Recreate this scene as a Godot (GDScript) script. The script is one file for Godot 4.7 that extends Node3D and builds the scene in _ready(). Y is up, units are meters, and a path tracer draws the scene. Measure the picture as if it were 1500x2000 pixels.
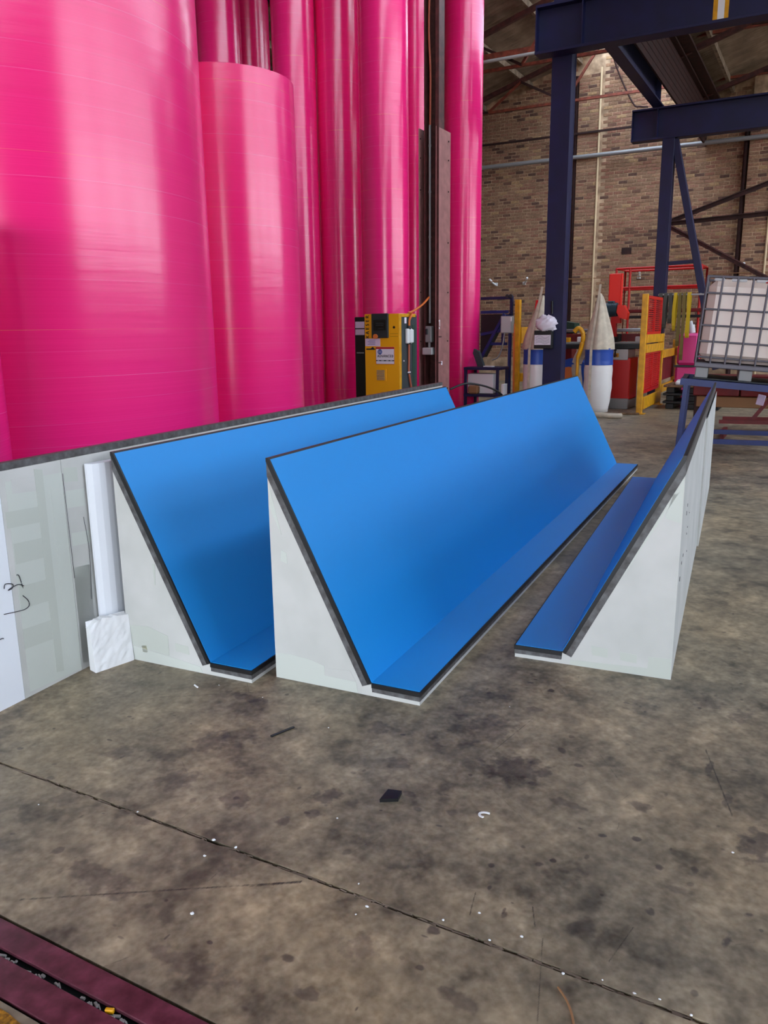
extends Node3D
# A factory hall: angled foam blocks with blue faces, giant pink film rolls, a blue gantry and a sawtooth roof.

const BACK := -23.0                 # brick end wall
const VALLEYS := [-11.0, -3.15, 4.7, 12.55]
const SLOPE := 0.3
const GUTTER := 6.9
const FRONT := 9.0

var rng := RandomNumberGenerator.new()
var taken := {}
var M := {}

# ------------------------------------------------------------------ shapes
func mk(smooth := false) -> SurfaceTool:
	var st := SurfaceTool.new()
	st.begin(Mesh.PRIMITIVE_TRIANGLES)
	st.set_smooth_group(0 if smooth else -1)
	return st

func poly(st: SurfaceTool, pts: Array, inside: Vector3) -> void:
	var n: Vector3 = (pts[1] - pts[0]).cross(pts[2] - pts[0])
	var q := pts.duplicate()
	if n.dot(pts[0] - inside) > 0.0:
		q.reverse()
	for i in range(1, q.size() - 1):
		st.add_vertex(q[0]); st.add_vertex(q[i]); st.add_vertex(q[i + 1])

func tri(st: SurfaceTool, a: Vector3, b: Vector3, c: Vector3) -> void:
	st.add_vertex(a); st.add_vertex(b); st.add_vertex(c)

func quad(st: SurfaceTool, a: Vector3, b: Vector3, c: Vector3, d: Vector3) -> void:
	tri(st, a, b, c); tri(st, a, c, d)

func bx(st: SurfaceTool, c: Vector3, s: Vector3, B := Basis()) -> void:
	var p := []
	for i in 8:
		p.append(c + B * Vector3(s.x * (0.5 if i & 1 else -0.5), s.y * (0.5 if i & 2 else -0.5), s.z * (0.5 if i & 4 else -0.5)))
	for f in [[0, 1, 3, 2], [4, 5, 7, 6], [0, 1, 5, 4], [2, 3, 7, 6], [0, 2, 6, 4], [1, 3, 7, 5]]:
		poly(st, [p[f[0]], p[f[1]], p[f[2]], p[f[3]]], c)

func cbx(st: SurfaceTool, c: Vector3, s: Vector3, e: float, B := Basis()) -> void:   # box with chamfered edges
	var h := s * 0.5
	e = minf(e, minf(h.x, minf(h.y, h.z)) * 0.9)
	var v := {}
	for sx in [-1, 1]:
		for sy in [-1, 1]:
			for sz in [-1, 1]:
				var k := Vector3(sx, sy, sz)
				v[[k, 0]] = c + B * Vector3(sx * h.x, sy * (h.y - e), sz * (h.z - e))
				v[[k, 1]] = c + B * Vector3(sx * (h.x - e), sy * h.y, sz * (h.z - e))
				v[[k, 2]] = c + B * Vector3(sx * (h.x - e), sy * (h.y - e), sz * h.z)
				poly(st, [v[[k, 0]], v[[k, 1]], v[[k, 2]]], c)
	for ax in 3:
		var a1 := (ax + 1) % 3
		var a2 := (ax + 2) % 3
		for s0 in [-1, 1]:
			var f := []
			for w in [[-1, -1], [1, -1], [1, 1], [-1, 1]]:
				var k := Vector3()
				k[ax] = s0; k[a1] = w[0]; k[a2] = w[1]
				f.append(v[[k, ax]])
			poly(st, f, c)
			for s1 in [-1, 1]:
				var k0 := Vector3()
				k0[a1] = s0; k0[a2] = s1; k0[ax] = -1
				var k1 := k0
				k1[ax] = 1
				poly(st, [v[[k0, a1]], v[[k0, a2]], v[[k1, a2]], v[[k1, a1]]], c)

func frame_of(a: Vector3, b: Vector3, up := Vector3.UP) -> Basis:
	var d := (b - a).normalized()
	if absf(d.dot(up)) > 0.98:
		up = Vector3.BACK if absf(d.z) < 0.9 else Vector3.RIGHT
	var x := up.cross(d).normalized()
	return Basis(x, d.cross(x).normalized(), d)

func bar(st: SurfaceTool, a: Vector3, b: Vector3, w: float, h: float, up := Vector3.UP, e := 0.0) -> void:
	var s := Vector3(w, h, a.distance_to(b))
	if e > 0.0:
		cbx(st, (a + b) * 0.5, s, e, frame_of(a, b, up))
	else:
		bx(st, (a + b) * 0.5, s, frame_of(a, b, up))

func ibeam(st: SurfaceTool, a: Vector3, b: Vector3, depth: float, width: float, tf := 0.02, tw := 0.014, up := Vector3.UP) -> void:
	var F := frame_of(a, b, up)
	var o := F.y * (depth - tf) * 0.5
	bar(st, a + o, b + o, width, tf, up, 0.002)
	bar(st, a - o, b - o, width, tf, up, 0.002)
	bar(st, a, b, tw, depth - 2.0 * tf, up)

func tube(st: SurfaceTool, pts: Array, r: float, n := 8, caps := true) -> void:
	var rings := []
	for i in pts.size():
		var d: Vector3 = (pts[mini(i + 1, pts.size() - 1)] - pts[maxi(i - 1, 0)]).normalized()
		var F := frame_of(Vector3.ZERO, d)
		var ring := []
		for k in n:
			var a := TAU * k / n
			ring.append(pts[i] + (F.x * cos(a) + F.y * sin(a)) * r)
		rings.append(ring)
	st.set_smooth_group(0)
	for i in pts.size() - 1:
		var mid: Vector3 = (pts[i] + pts[i + 1]) * 0.5
		for k in n:
			var k2 := (k + 1) % n
			poly(st, [rings[i][k], rings[i][k2], rings[i + 1][k2], rings[i + 1][k]], mid)
	st.set_smooth_group(-1)
	if caps:
		poly(st, rings[0], pts[1])
		poly(st, rings[-1], pts[-2])

func bend(pts: Array, steps := 8) -> Array:      # a smooth line through the points
	var c := Curve3D.new()
	for i in pts.size():
		var d: Vector3 = (pts[mini(i + 1, pts.size() - 1)] - pts[maxi(i - 1, 0)]) / 6.0
		c.add_point(pts[i], -d, d)
	var out := []
	for i in pts.size() - 1:
		for k in steps:
			out.append(c.sample(i, float(k) / steps))
	out.append(pts[-1])
	return out

func prism(st: SurfaceTool, outline: Array, from: float, to: float, T := Transform3D()) -> void:   # outline in x, y; runs along z
	var p := PackedVector2Array(outline)
	if not Geometry2D.is_polygon_clockwise(p):
		p.reverse()
	var n := p.size()
	var z0 := minf(from, to)
	var z1 := maxf(from, to)
	var at := func(i: int, z: float) -> Vector3: return T * Vector3(p[i].x, p[i].y, z)
	var ix := Geometry2D.triangulate_polygon(p)
	var flip := T.basis.determinant() < 0.0
	for i in range(0, ix.size(), 3):
		var a := ix[i]
		var b := ix[i + 1]
		var c := ix[i + 2]
		if (p[b] - p[a]).cross(p[c] - p[a]) > 0.0:
			var t := b
			b = c
			c = t
		if flip:
			var t2 := b
			b = c
			c = t2
		tri(st, at.call(a, z1), at.call(b, z1), at.call(c, z1))
		tri(st, at.call(a, z0), at.call(c, z0), at.call(b, z0))
	for i in n:
		var j := (i + 1) % n
		if flip:
			quad(st, at.call(i, z1), at.call(j, z1), at.call(j, z0), at.call(i, z0))
		else:
			quad(st, at.call(i, z0), at.call(j, z0), at.call(j, z1), at.call(i, z1))

func lathe(st: SurfaceTool, prof: Array, at: Vector3, n := 24, smooth := true, squash := 1.0) -> void:
	st.set_smooth_group(0 if smooth else -1)
	for i in prof.size() - 1:
		for k in n:
			var q := []
			for s in [[i, k], [i, k + 1], [i + 1, k + 1], [i + 1, k]]:
				var a: float = TAU * s[1] / n
				var r: float = prof[s[0]].x
				q.append(at + Vector3(cos(a) * r, prof[s[0]].y, sin(a) * r * squash))
			tri(st, q[0], q[1], q[2]); tri(st, q[0], q[2], q[3])
	st.set_smooth_group(-1)

# ------------------------------------------------------------------ nodes
func numbered(called: String) -> String:
	if not taken.has(called):
		taken[called] = 0
		return called
	taken[called] += 1
	return "%s_%03d" % [called, taken[called]]

func build(st: SurfaceTool, called: String, m: Material, parent: Node3D) -> MeshInstance3D:
	st.generate_normals()
	var o := MeshInstance3D.new()
	o.mesh = st.commit()
	o.material_override = m
	o.name = called
	parent.add_child(o, true)
	return o

func tag(o: Node, label: String, category := "", group := "") -> void:
	o.set_meta("label", label)
	if category: o.set_meta("category", category)
	if group: o.set_meta("group", group)

func thing(called: String, label: String, category: String, at := Vector3.ZERO, turn := 0.0, group := "") -> Node3D:
	var o := Node3D.new()
	o.name = numbered(called)
	add_child(o)
	o.position = at
	o.rotation.y = turn
	tag(o, label, category, group)
	return o

func single(called: String, st: SurfaceTool, m: Material, label: String, category: String, group := "") -> MeshInstance3D:
	var o := build(st, numbered(called), m, self)
	tag(o, label, category, group)
	return o

func struct(called: String, st: SurfaceTool, m: Material) -> MeshInstance3D:
	var o := build(st, called, m, self)
	o.set_meta("kind", "structure")
	return o

func words(text: String, size: float, depth: float, m: Material, parent: Node3D, called: String, at: Vector3, B := Basis(), bold := true, spread := 0) -> MeshInstance3D:
	var t := TextMesh.new()
	var f := SystemFont.new()
	f.font_names = PackedStringArray(["Droid Sans"])
	if bold: f.font_weight = 700
	var fv := FontVariation.new()
	fv.base_font = f
	fv.spacing_glyph = spread
	t.font = fv
	t.text = text
	t.font_size = 64
	t.pixel_size = size / 46.0
	t.depth = depth
	t.curve_step = 2.0
	var o := MeshInstance3D.new()
	o.mesh = t
	o.material_override = m
	o.name = called
	parent.add_child(o, true)
	o.transform = Transform3D(B, at)
	return o

# ------------------------------------------------------------------ materials
func noise_image(side: int, freq: float, octaves: int, sd: int, kind := FastNoiseLite.TYPE_SIMPLEX_SMOOTH) -> Image:
	var n := FastNoiseLite.new()
	n.noise_type = kind
	n.seed = sd
	n.frequency = freq
	n.fractal_octaves = octaves
	n.fractal_gain = 0.55
	return n.get_seamless_image(side, side, false, false, 0.15)

func mottle(side: int, freq: float, octaves: int, sd: int, lo: Color, hi: Color) -> ImageTexture:
	var im := noise_image(side, freq, octaves, sd)
	im.convert(Image.FORMAT_L8)
	var d := im.get_data()
	var out := PackedByteArray()
	out.resize(side * side * 3)
	for i in side * side:
		var c := lo.lerp(hi, d[i] / 255.0)
		out[i * 3] = int(c.r * 255.0); out[i * 3 + 1] = int(c.g * 255.0); out[i * 3 + 2] = int(c.b * 255.0)
	return ImageTexture.create_from_image(Image.create_from_data(side, side, false, Image.FORMAT_RGB8, out))

func mat(r: float, g: float, b: float, rough := 0.6, metal := 0.0, tex: Texture2D = null, scale := 1.0) -> StandardMaterial3D:
	var m := StandardMaterial3D.new()
	m.albedo_color = Color(r, g, b)
	m.roughness = rough
	m.metallic = metal
	if tex:
		m.albedo_texture = tex
		m.uv1_triplanar = true
		m.uv1_world_triplanar = true
		m.uv1_scale = Vector3.ONE * scale
	return m

func make_materials() -> void:
	var soft := mottle(256, 0.012, 4, 3, Color(0.80, 0.80, 0.80), Color(1, 1, 1))
	var dirty := mottle(256, 0.02, 5, 8, Color(0.55, 0.52, 0.50), Color(1, 1, 1))
	M.foam = mat(0.835, 0.828, 0.81, 0.8, 0.0, mottle(256, 0.01, 4, 21, Color(0.90, 0.91, 0.90), Color(1, 1, 1)), 0.8)
	M.foam_clean = mat(0.93, 0.94, 0.96, 0.7)
	M.foam_raw = mat(0.95, 0.95, 0.95, 0.9)
	M.tape = mat(0.76, 0.775, 0.735, 0.4)
	M.tape_pale = mat(0.795, 0.81, 0.775, 0.4)
	M.glue = mat(0.76, 0.75, 0.62, 0.4)
	M.blue = mat(0.12, 0.565, 0.87, 0.38)
	M.blue.metallic_specular = 0.38
	M.board_black = mat(0.055, 0.055, 0.065, 0.45)
	M.board_grey = mat(0.44, 0.44, 0.445, 0.5, 0.0, dirty, 3.0)
	M.pencil = mat(0.16, 0.16, 0.19, 0.6)
	M.navy = mat(0.038, 0.058, 0.265, 0.55, 0.0, soft, 0.7)
	M.steel_blue = mat(0.075, 0.16, 0.43, 0.45, 0.0, soft, 1.0)
	M.maroon = mat(0.38, 0.19, 0.175, 0.6, 0.0, dirty, 1.2)
	M.guard = mat(0.66, 0.44, 0.42, 0.6, 0.0, soft, 1.4)
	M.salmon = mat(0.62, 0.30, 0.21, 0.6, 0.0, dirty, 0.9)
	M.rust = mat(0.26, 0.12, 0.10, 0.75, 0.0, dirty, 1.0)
	M.timber_red = mat(0.25, 0.09, 0.065, 0.8, 0.0, dirty, 0.8)
	M.yellow = mat(0.93, 0.66, 0.04, 0.45, 0.0, soft, 1.3)
	M.comp_yellow = mat(0.97, 0.67, 0.03, 0.4)
	M.red = mat(0.78, 0.07, 0.05, 0.42)
	M.red_bright = mat(0.93, 0.16, 0.09, 0.4)
	M.red_dark = mat(0.48, 0.05, 0.05, 0.55, 0.0, soft, 1.0)
	M.orange = mat(0.88, 0.46, 0.20, 0.5)
	M.copper = mat(0.66, 0.34, 0.24, 0.5)
	M.black = mat(0.045, 0.045, 0.05, 0.5)
	M.charcoal = mat(0.15, 0.17, 0.18, 0.5)
	M.slate = mat(0.20, 0.24, 0.255, 0.45)
	M.grey = mat(0.55, 0.55, 0.54, 0.5)
	M.grey_light = mat(0.72, 0.72, 0.71, 0.5)
	M.steel = mat(0.55, 0.55, 0.56, 0.38, 0.75)
	M.zinc = mat(0.60, 0.60, 0.60, 0.5, 0.35)
	M.white = mat(0.88, 0.88, 0.88, 0.5)
	M.paper = mat(0.90, 0.86, 0.90, 0.7)
	M.lilac_paper = mat(0.88, 0.78, 0.88, 0.7)
	M.ink = mat(0.10, 0.10, 0.16, 0.7)
	M.ink_blue = mat(0.16, 0.30, 0.60, 0.6)
	M.ink_red = mat(0.72, 0.06, 0.08, 0.6)
	M.screen = mat(0.03, 0.03, 0.035, 0.12)
	M.canvas = mat(0.86, 0.80, 0.71, 0.9, 0.0, soft, 2.0)
	M.bag_plastic = mat(0.90, 0.88, 0.86, 0.35)
	M.band_blue = mat(0.10, 0.27, 0.62, 0.4)
	M.strap_yellow = mat(0.80, 0.68, 0.10, 0.8)
	M.strap_olive = mat(0.46, 0.40, 0.20, 0.85)
	M.strap_grey = mat(0.30, 0.29, 0.26, 0.85)
	M.green = mat(0.10, 0.24, 0.18, 0.5)
	M.motor = mat(0.14, 0.24, 0.28, 0.45)
	M.pink_flat = mat(0.93, 0.22, 0.55, 0.4)
	M.timber = mat(0.55, 0.42, 0.29, 0.8, 0.0, dirty, 2.0)
	M.card = mat(0.58, 0.42, 0.28, 0.85)
	M.mortar = mat(0.90, 0.78, 0.64, 0.95, 0.0, dirty, 0.5)
	M.plaster = mat(0.60, 0.53, 0.46, 0.9, 0.0, dirty, 0.3)
	M.sheet = mat(0.74, 0.67, 0.58, 0.85, 0.0, dirty, 0.35)
	M.purlin = mat(0.70, 0.63, 0.54, 0.8, 0.0, dirty, 0.8)
	M.rail_plate = mat(0.47, 0.24, 0.30, 0.36, 0.1, dirty, 2.5)
	M.pallet_black = mat(0.06, 0.06, 0.065, 0.6)
	M.poly = mat(0.88, 0.81, 0.76, 0.35)
	M.cage = mat(0.40, 0.385, 0.41, 0.5, 0.2)
	M.poly.backlight = Color(0.45, 0.43, 0.40)
	M.glass = mat(0.9, 0.95, 1.0, 0.05)
	M.glass.transparency = BaseMaterial3D.TRANSPARENCY_ALPHA
	M.glass.albedo_color = Color(0.9, 0.95, 1.0, 0.06)
	M.film = film()

func film() -> StandardMaterial3D:      # stretched pink plastic: thin lines where the windings end, fine creases
	var w := 128
	var h := 2048
	var im := Image.create(w, h, false, Image.FORMAT_RGB8)
	var base := Color(0.97, 0.13, 0.48)
	im.fill(base)
	rng.seed = 41
	var every := 73                               # 4 m of film on 2048 rows
	for y in h:
		var v := rng.randf_range(-0.012, 0.012)
		im.fill_rect(Rect2i(0, y, w, 1), Color(base.r + v, base.g + v, base.b + v))
	for k in 28:
		var y := k * every + rng.randi_range(-4, 4)
		var strong := rng.randf_range(0.45, 0.95)
		var tone := Color(0.97, 0.60, 0.42) if k % 7 == 3 else Color(0.97, 0.42, 0.62)
		for x in w:
			var fade := 0.65 + 0.35 * sin(x * 0.21 + k * 1.7)
			for dy in 2: im.set_pixel(x, posmod(y + dy, h), base.lerp(tone, strong * fade * (1.0 - 0.4 * dy)))
	var m := StandardMaterial3D.new()
	m.albedo_texture = ImageTexture.create_from_image(im)
	m.roughness = 0.22
	m.metallic_specular = 0.6
	var n := FastNoiseLite.new()
	n.seed = 6
	n.noise_type = FastNoiseLite.TYPE_SIMPLEX_SMOOTH
	n.frequency = 0.03
	n.fractal_octaves = 4
	var a := n.get_seamless_image(128, 1024)
	a.resize(512, 1024, Image.INTERPOLATE_CUBIC)
	a.convert(Image.FORMAT_RGBA8)
	a.bump_map_to_normal_map(1.0)
	m.normal_enabled = true
	m.normal_texture = ImageTexture.create_from_image(a)
	m.normal_scale = 0.22
	return m

func floor_materials() -> Array:        # [far, near]: worn concrete, the near one with the stains seen there
	var side := 1024
	var a := noise_image(side, 0.006, 6, 11)
	var b := noise_image(side, 0.022, 6, 12)
	var c := noise_image(side, 0.09, 4, 13)
	for im in [a, b, c]: im.convert(Image.FORMAT_L8)
	var da := a.get_data()
	var db := b.get_data()
	var dc := c.get_data()
	var out := PackedByteArray()
	out.resize(side * side * 3)
	for i in side * side:
		var va := (da[i] - 128) / 128.0
		var vb := (db[i] - 128) / 128.0
		var vc := (dc[i] - 128) / 128.0
		var l := 0.515 + 0.07 * va + 0.10 * vb + 0.11 * vc
		if vb < -0.34: l -= 0.07 * minf(1.0, (-0.34 - vb) * 6.0)
		if vb > 0.45: l += 0.03
		l = clampf(l, 0.15, 0.8)
		out[i * 3] = int(255.0 * l * (1.04 + 0.03 * va))
		out[i * 3 + 1] = int(255.0 * l * 0.93)
		out[i * 3 + 2] = int(255.0 * l * (0.76 - 0.03 * va))
	var tile := Image.create_from_data(side, side, false, Image.FORMAT_RGB8, out)
	var far := StandardMaterial3D.new()
	far.albedo_texture = ImageTexture.create_from_image(tile)
	far.roughness = 0.5
	# near: x -3.075 .. 1.025, z -5.125 .. -1.025 (half a tile), 2 mm to a pixel
	var near_im := tile.get_region(Rect2i(512, 512, 512, 512))
	near_im.resize(2048, 2048, Image.INTERPOLATE_CUBIC)
	var d := near_im.get_data()
	var fine := noise_image(512, 0.06, 4, 17)
	fine.convert(Image.FORMAT_L8)
	var df := fine.get_data()
	for y in 2048:
		for x in 2048:
			var v := (df[(y & 511) * 512 + (x & 511)] - 128) / 7
			var i := (y * 2048 + x) * 3
			d[i] = clampi(d[i] + v, 0, 255); d[i + 1] = clampi(d[i + 1] + v, 0, 255); d[i + 2] = clampi(d[i + 2] + v, 0, 255)
	var edge := FastNoiseLite.new()
	edge.seed = 77
	edge.frequency = 0.018
	edge.fractal_octaves = 4
	var spots := [[-1.02, -3.216, 0.016, 0.016, 0.55], [-0.911, -3.183, 0.018, 0.018, 0.6], [-0.727, -2.705, 0.017, 0.019, 0.4], [-0.648, -2.627, 0.018, 0.014, 0.4], [-0.939, -2.154, 0.029, 0.02, 0.3], [-1.042, -2.117, 0.019, 0.014, 0.3], [-0.466, -2.255, 0.017, 0.011, 0.5], [-0.37, -2.287, 0.017, 0.013, 0.5], [-0.287, -2.183, 0.016, 0.017, 0.45], [-0.193, -2.219, 0.013, 0.022, 0.4], [-0.765, -1.642, 0.02, 0.018, 0.5], [-1.346, -2.043, 0.045, 0.054, 0.38], [-1.335, -1.93, 0.029, 0.031, 0.33], [-1.40, -1.86, 0.02, 0.03, 0.3], [-0.833, -2.509, 0.13, 0.09, 0.36], [-1.025, -2.752, 0.09, 0.13, 0.26], [-1.948, -2.144, 0.07, 0.09, 0.26], [-1.877, -1.896, 0.074, 0.08, 0.25], [-1.617, -1.887, 0.062, 0.056, 0.28], [-0.037, -2.426, 0.056, 0.1, 0.4], [-0.223, -2.822, 0.014, 0.055, 0.35], [-0.146, -2.646, 0.015, 0.048, 0.35], [-0.608, -2.374, 0.059, 0.027, 0.3], [-0.394, -2.468, 0.038, 0.03, 0.3], [-0.211, -2.104, 0.043, 0.022, 0.25], [-0.417, -1.841, 0.041, 0.038, 0.25], [-0.077, -1.957, 0.012, 0.033, 0.5], [-1.424, -2.548, 0.05, 0.056, 0.26], [-0.928, -2.974, 0.042, 0.035, 0.3], [-0.538, -3.199, 0.064, 0.072, 0.2], [-0.299, -3.373, 0.064, 0.076, 0.25], [-0.153, -3.294, 0.051, 0.071, 0.28], [-0.91, -1.502, 0.046, 0.044, 0.25], [-0.945, -1.318, 0.037, 0.023, 0.3], [-1.409, -1.579, 0.045, 0.029, 0.25], [-1.811, -1.655, 0.042, 0.044, 0.22], [-1.927, -1.418, 0.016, 0.024, 0.35], [-1.261, -1.338, 0.009, 0.007, 0.5], [-1.053, -1.388, 0.02, 0.012, 0.4], [-0.272, -1.981, 0.017, 0.014, 0.4], [-0.613, -1.475, 0.055, 0.03, 0.25], [-2.209, -1.924, 0.06, 0.06, 0.2], [-2.132, -1.621, 0.053, 0.049, 0.2], [-1.227, -2.345, 0.05, 0.045, 0.25], [-0.722, -1.962, 0.011, 0.012, 0.5], [-0.568, -2.068, 0.009, 0.01, 0.5], [-1.105, -2.185, 0.026, 0.015, 0.3], [-2.05, -2.52, 0.12, 0.03, 0.3], [-1.7, -1.38, 0.16, 0.05, 0.25], [-1.25, -1.25, 0.15, 0.04, 0.25]]
	rng.seed = 9
	for k in 260:
		spots.append([rng.randf_range(-2.6, 0.3), rng.randf_range(-4.6, -1.2), rng.randf_range(0.003, 0.014), rng.randf_range(0.003, 0.014), rng.randf_range(0.15, 0.45)])
	for s in spots:
		var cx: float = (s[0] + 3.075) / 4.1 * 2048.0
		var cy: float = (s[1] + 5.125) / 4.1 * 2048.0
		var rx: float = s[2] / 4.1 * 2048.0
		var ry: float = s[3] / 4.1 * 2048.0
		var grow := 1.7
		for y in range(maxi(0, int(cy - ry * grow)), mini(2047, int(cy + ry * grow)) + 1):
			for x in range(maxi(0, int(cx - rx * grow)), mini(2047, int(cx + rx * grow)) + 1):
				var q := Vector2((x - cx) / rx, (y - cy) / ry).length() + edge.get_noise_2d(x * 2.0, y * 2.0) * 0.75
				if q < 1.0:
					var t: float = s[4] * 0.75 * minf(1.0, (1.0 - q) * 2.5)
					var i := (y * 2048 + x) * 3
					d[i] = int(d[i] * (1.0 - t)); d[i + 1] = int(d[i + 1] * (1.0 - t * 1.04)); d[i + 2] = int(d[i + 2] * (1.0 - t * 0.94))
	# scuffs: thin strokes of rubber and scraped steel
	var scuffs := [[-1.841, -1.215, -1.18, -1.643, 0.006, 0.55], [-1.3, -1.56, -1.18, -1.643, 0.009, 0.5], [-0.72, -1.83, -0.70, -1.74, 0.004, 0.5], [-0.56, -1.85, -0.53, -1.78, 0.003, 0.5], [-0.30, -1.9, -0.33, -1.75, 0.003, 0.4], [-0.9, -2.9, -0.95, -2.6, 0.004, 0.35], [-1.75, -2.0, -1.55, -2.1, 0.004, 0.3], [-0.25, -2.95, -0.12, -2.55, 0.012, 0.3], [-0.5, -1.75, -0.42, -1.45, 0.004, 0.3], [-2.4, -2.35, -2.0, -2.62, 0.006, 0.3]]
	for k in 40:
		var x0 := rng.randf_range(-2.4, 0.2)
		var z0 := rng.randf_range(-3.6, -1.2)
		var an := rng.randf_range(0.0, PI)
		var le := rng.randf_range(0.03, 0.2)
		scuffs.append([x0, z0, x0 + cos(an) * le, z0 + sin(an) * le, 0.0025, rng.randf_range(0.12, 0.3)])
	for s in scuffs:
		var p := Vector2((s[0] + 3.075), (s[1] + 5.125)) / 4.1 * 2048.0
		var q := Vector2((s[2] + 3.075), (s[3] + 5.125)) / 4.1 * 2048.0
		var steps := int(p.distance_to(q))
		var hw: float = s[4] / 4.1 * 1024.0
		for k in steps:
			var o := p.lerp(q, float(k) / steps)
			var t: float = s[5] * clampf(0.6 + edge.get_noise_2d(o.x * 3.0, o.y * 3.0), 0.0, 1.0)
			for y in range(int(o.y - hw), int(o.y + hw) + 1):
				var i := (clampi(y, 0, 2047) * 2048 + clampi(int(o.x), 0, 2047)) * 3
				for ch in 3: d[i + ch] = int(d[i + ch] * (1.0 - t * 0.6))
	var near := StandardMaterial3D.new()
	near.albedo_texture = ImageTexture.create_from_image(Image.create_from_data(2048, 2048, false, Image.FORMAT_RGB8, d))
	near.roughness = 0.5
	return [far, near]

func slab(st: SurfaceTool, x0: float, x1: float, z0: float, z1: float, top: float, bottom: float, uv0: Vector2, size: float) -> void:
	var at := func(x: float, z: float) -> void:
		st.set_uv((Vector2(x, z) - uv0) / size)
		st.add_vertex(Vector3(x, top, z))
	at.call(x0, z0); at.call(x1, z0); at.call(x1, z1)
	at.call(x0, z0); at.call(x1, z1); at.call(x0, z1)
	for e in [[x0, z0, x1, z0], [x1, z0, x1, z1], [x1, z1, x0, z1], [x0, z1, x0, z0]]:
		for k in [[0, top], [0, bottom], [1, bottom], [0, top], [1, bottom], [1, top]]:
			var x: float = e[k[0] * 2]
			var z: float = e[k[0] * 2 + 1]
			st.set_uv((Vector2(x, z) - uv0) / size)
			st.add_vertex(Vector3(x, k[1], z))

# ------------------------------------------------------------------ setting
func roof_at(x: float) -> float:
	for i in range(VALLEYS.size() - 2, -1, -1):
		if x >= VALLEYS[i]: return GUTTER + SLOPE * (x - VALLEYS[i])
	return GUTTER

func make_floor() -> void:
	var mats := floor_materials()
	var fl := Node3D.new()
	fl.name = "floor"
	fl.set_meta("kind", "structure")
	add_child(fl)
	var o0 := Vector2(-3.075 - 4.1, -5.125 - 4.1)      # uv origin of the tile
	var x0 := -11.0
	var x1 := 12.55
	var st := mk()                                     # rest of the hall, round the near slab
	slab(st, x0, x1, BACK, -5.125, 0, -0.3, o0, 8.2)
	slab(st, x0, -3.075, -5.125, -1.675, 0, -0.3, o0, 8.2)
	slab(st, 1.025, x1, -5.125, -1.675, 0, -0.3, o0, 8.2)
	slab(st, x0, -3.075, -1.661, -1.150, 0, -0.3, o0, 8.2)
	slab(st, 1.025, x1, -1.661, -1.150, 0, -0.3, o0, 8.2)
	slab(st, x0, x1, -0.96, FRONT, -0.001, -0.3, o0, 8.2)
	build(st, "concrete_slab", mats[0], fl)
	var n0 := Vector2(-3.075, -5.125)
	st = mk()
	slab(st, -3.075, 1.025, -5.125, -1.675, 0, -0.3, n0, 4.1)
	build(st, "concrete_slab", mats[1], fl)
	st = mk()
	slab(st, -3.075, 1.025, -1.661, -1.150, 0, -0.3, n0, 4.1)
	build(st, "concrete_strip", mats[1], fl)
	st = mk()
	bx(st, Vector3(0.775, -0.160, -1.668), Vector3(23.5, 0.29, 0.014))      # dirt in the joint
	bx(st, Vector3(0.775, -0.17, -1.055), Vector3(23.5, 0.30, 0.19))
	build(st, "joint_fill", M.charcoal, fl)
	rng.seed = 12
	st = mk()                                          # chipped lips of the joint
	for k in 150:
		var x := rng.randf_range(-2.7, 0.2)
		bx(st, Vector3(x, -0.006, -1.668 + rng.randf_range(-0.006, 0.006)), Vector3(rng.randf_range(0.006, 0.06), 0.010, rng.randf_range(0.002, 0.006)), Basis(Vector3.UP, rng.randf_range(-0.15, 0.15)))
	var chips := build(st, "joint_grit", M.plaster, fl)
	chips.set_meta("kind", "stuff")
	for z in [[-1.141, -1.072, 0.002], [-1.052, -0.968, 0.001]]:
		st = mk()
		cbx(st, Vector3(-0.5, z[2] - 0.006, (z[0] + z[1]) * 0.5), Vector3(9.0, 0.012, z[1] - z[0]), 0.0015)
		var t := single("door_track_plate", st, M.rail_plate, "maroon steel floor track plate nearest the concrete slab" if z[0] < -1.1 else "maroon steel floor track plate nearest the yellow paint", "track")
		t.set_meta("group", "floor track plates")
	st = mk()
	for k in 46:                                       # swept-up scraps lying in the groove
		var x := rng.randf_range(-1.9, -0.9)
		cbx(st, Vector3(x, -0.012, -1.062 + rng.randf_range(-0.006, 0.006)), Vector3(rng.randf_range(0.004, 0.03), 0.006, rng.randf_range(0.003, 0.008)), 0.001, Basis(Vector3.UP, rng.randf_range(-0.6, 0.6)))
	var scraps := single("groove_debris", st, M.grey_light, "grey crumbs and swarf caught in the track groove", "debris")
	scraps.set_meta("kind", "stuff")
	st = mk()
	var line := []
	rng.seed = 5
	for k in 15: line.append(Vector2(-2.4 + k * 0.078 + rng.randf_range(-0.01, 0.01), -0.948 + rng.randf_range(-0.006, 0.006) + maxf(0.0, k - 11) * 0.012))
	line.append(Vector2(-1.27, -0.80)); line.append(Vector2(-2.4, -0.80))
	var up := Transform3D(Basis(Vector3.RIGHT, Vector3.FORWARD * -1.0, Vector3.UP), Vector3.ZERO)
	prism(st, line, -0.001, 0.0006, up)
	single("yellow_paint_line", st, mat(0.80, 0.55, 0.08, 0.7, 0.0, mottle(256, 0.05, 4, 4, Color(0.35, 0.33, 0.30), Color(1, 1, 1)), 4.0), "worn yellow painted floor line beside the track plates", "floor marking")

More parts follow.
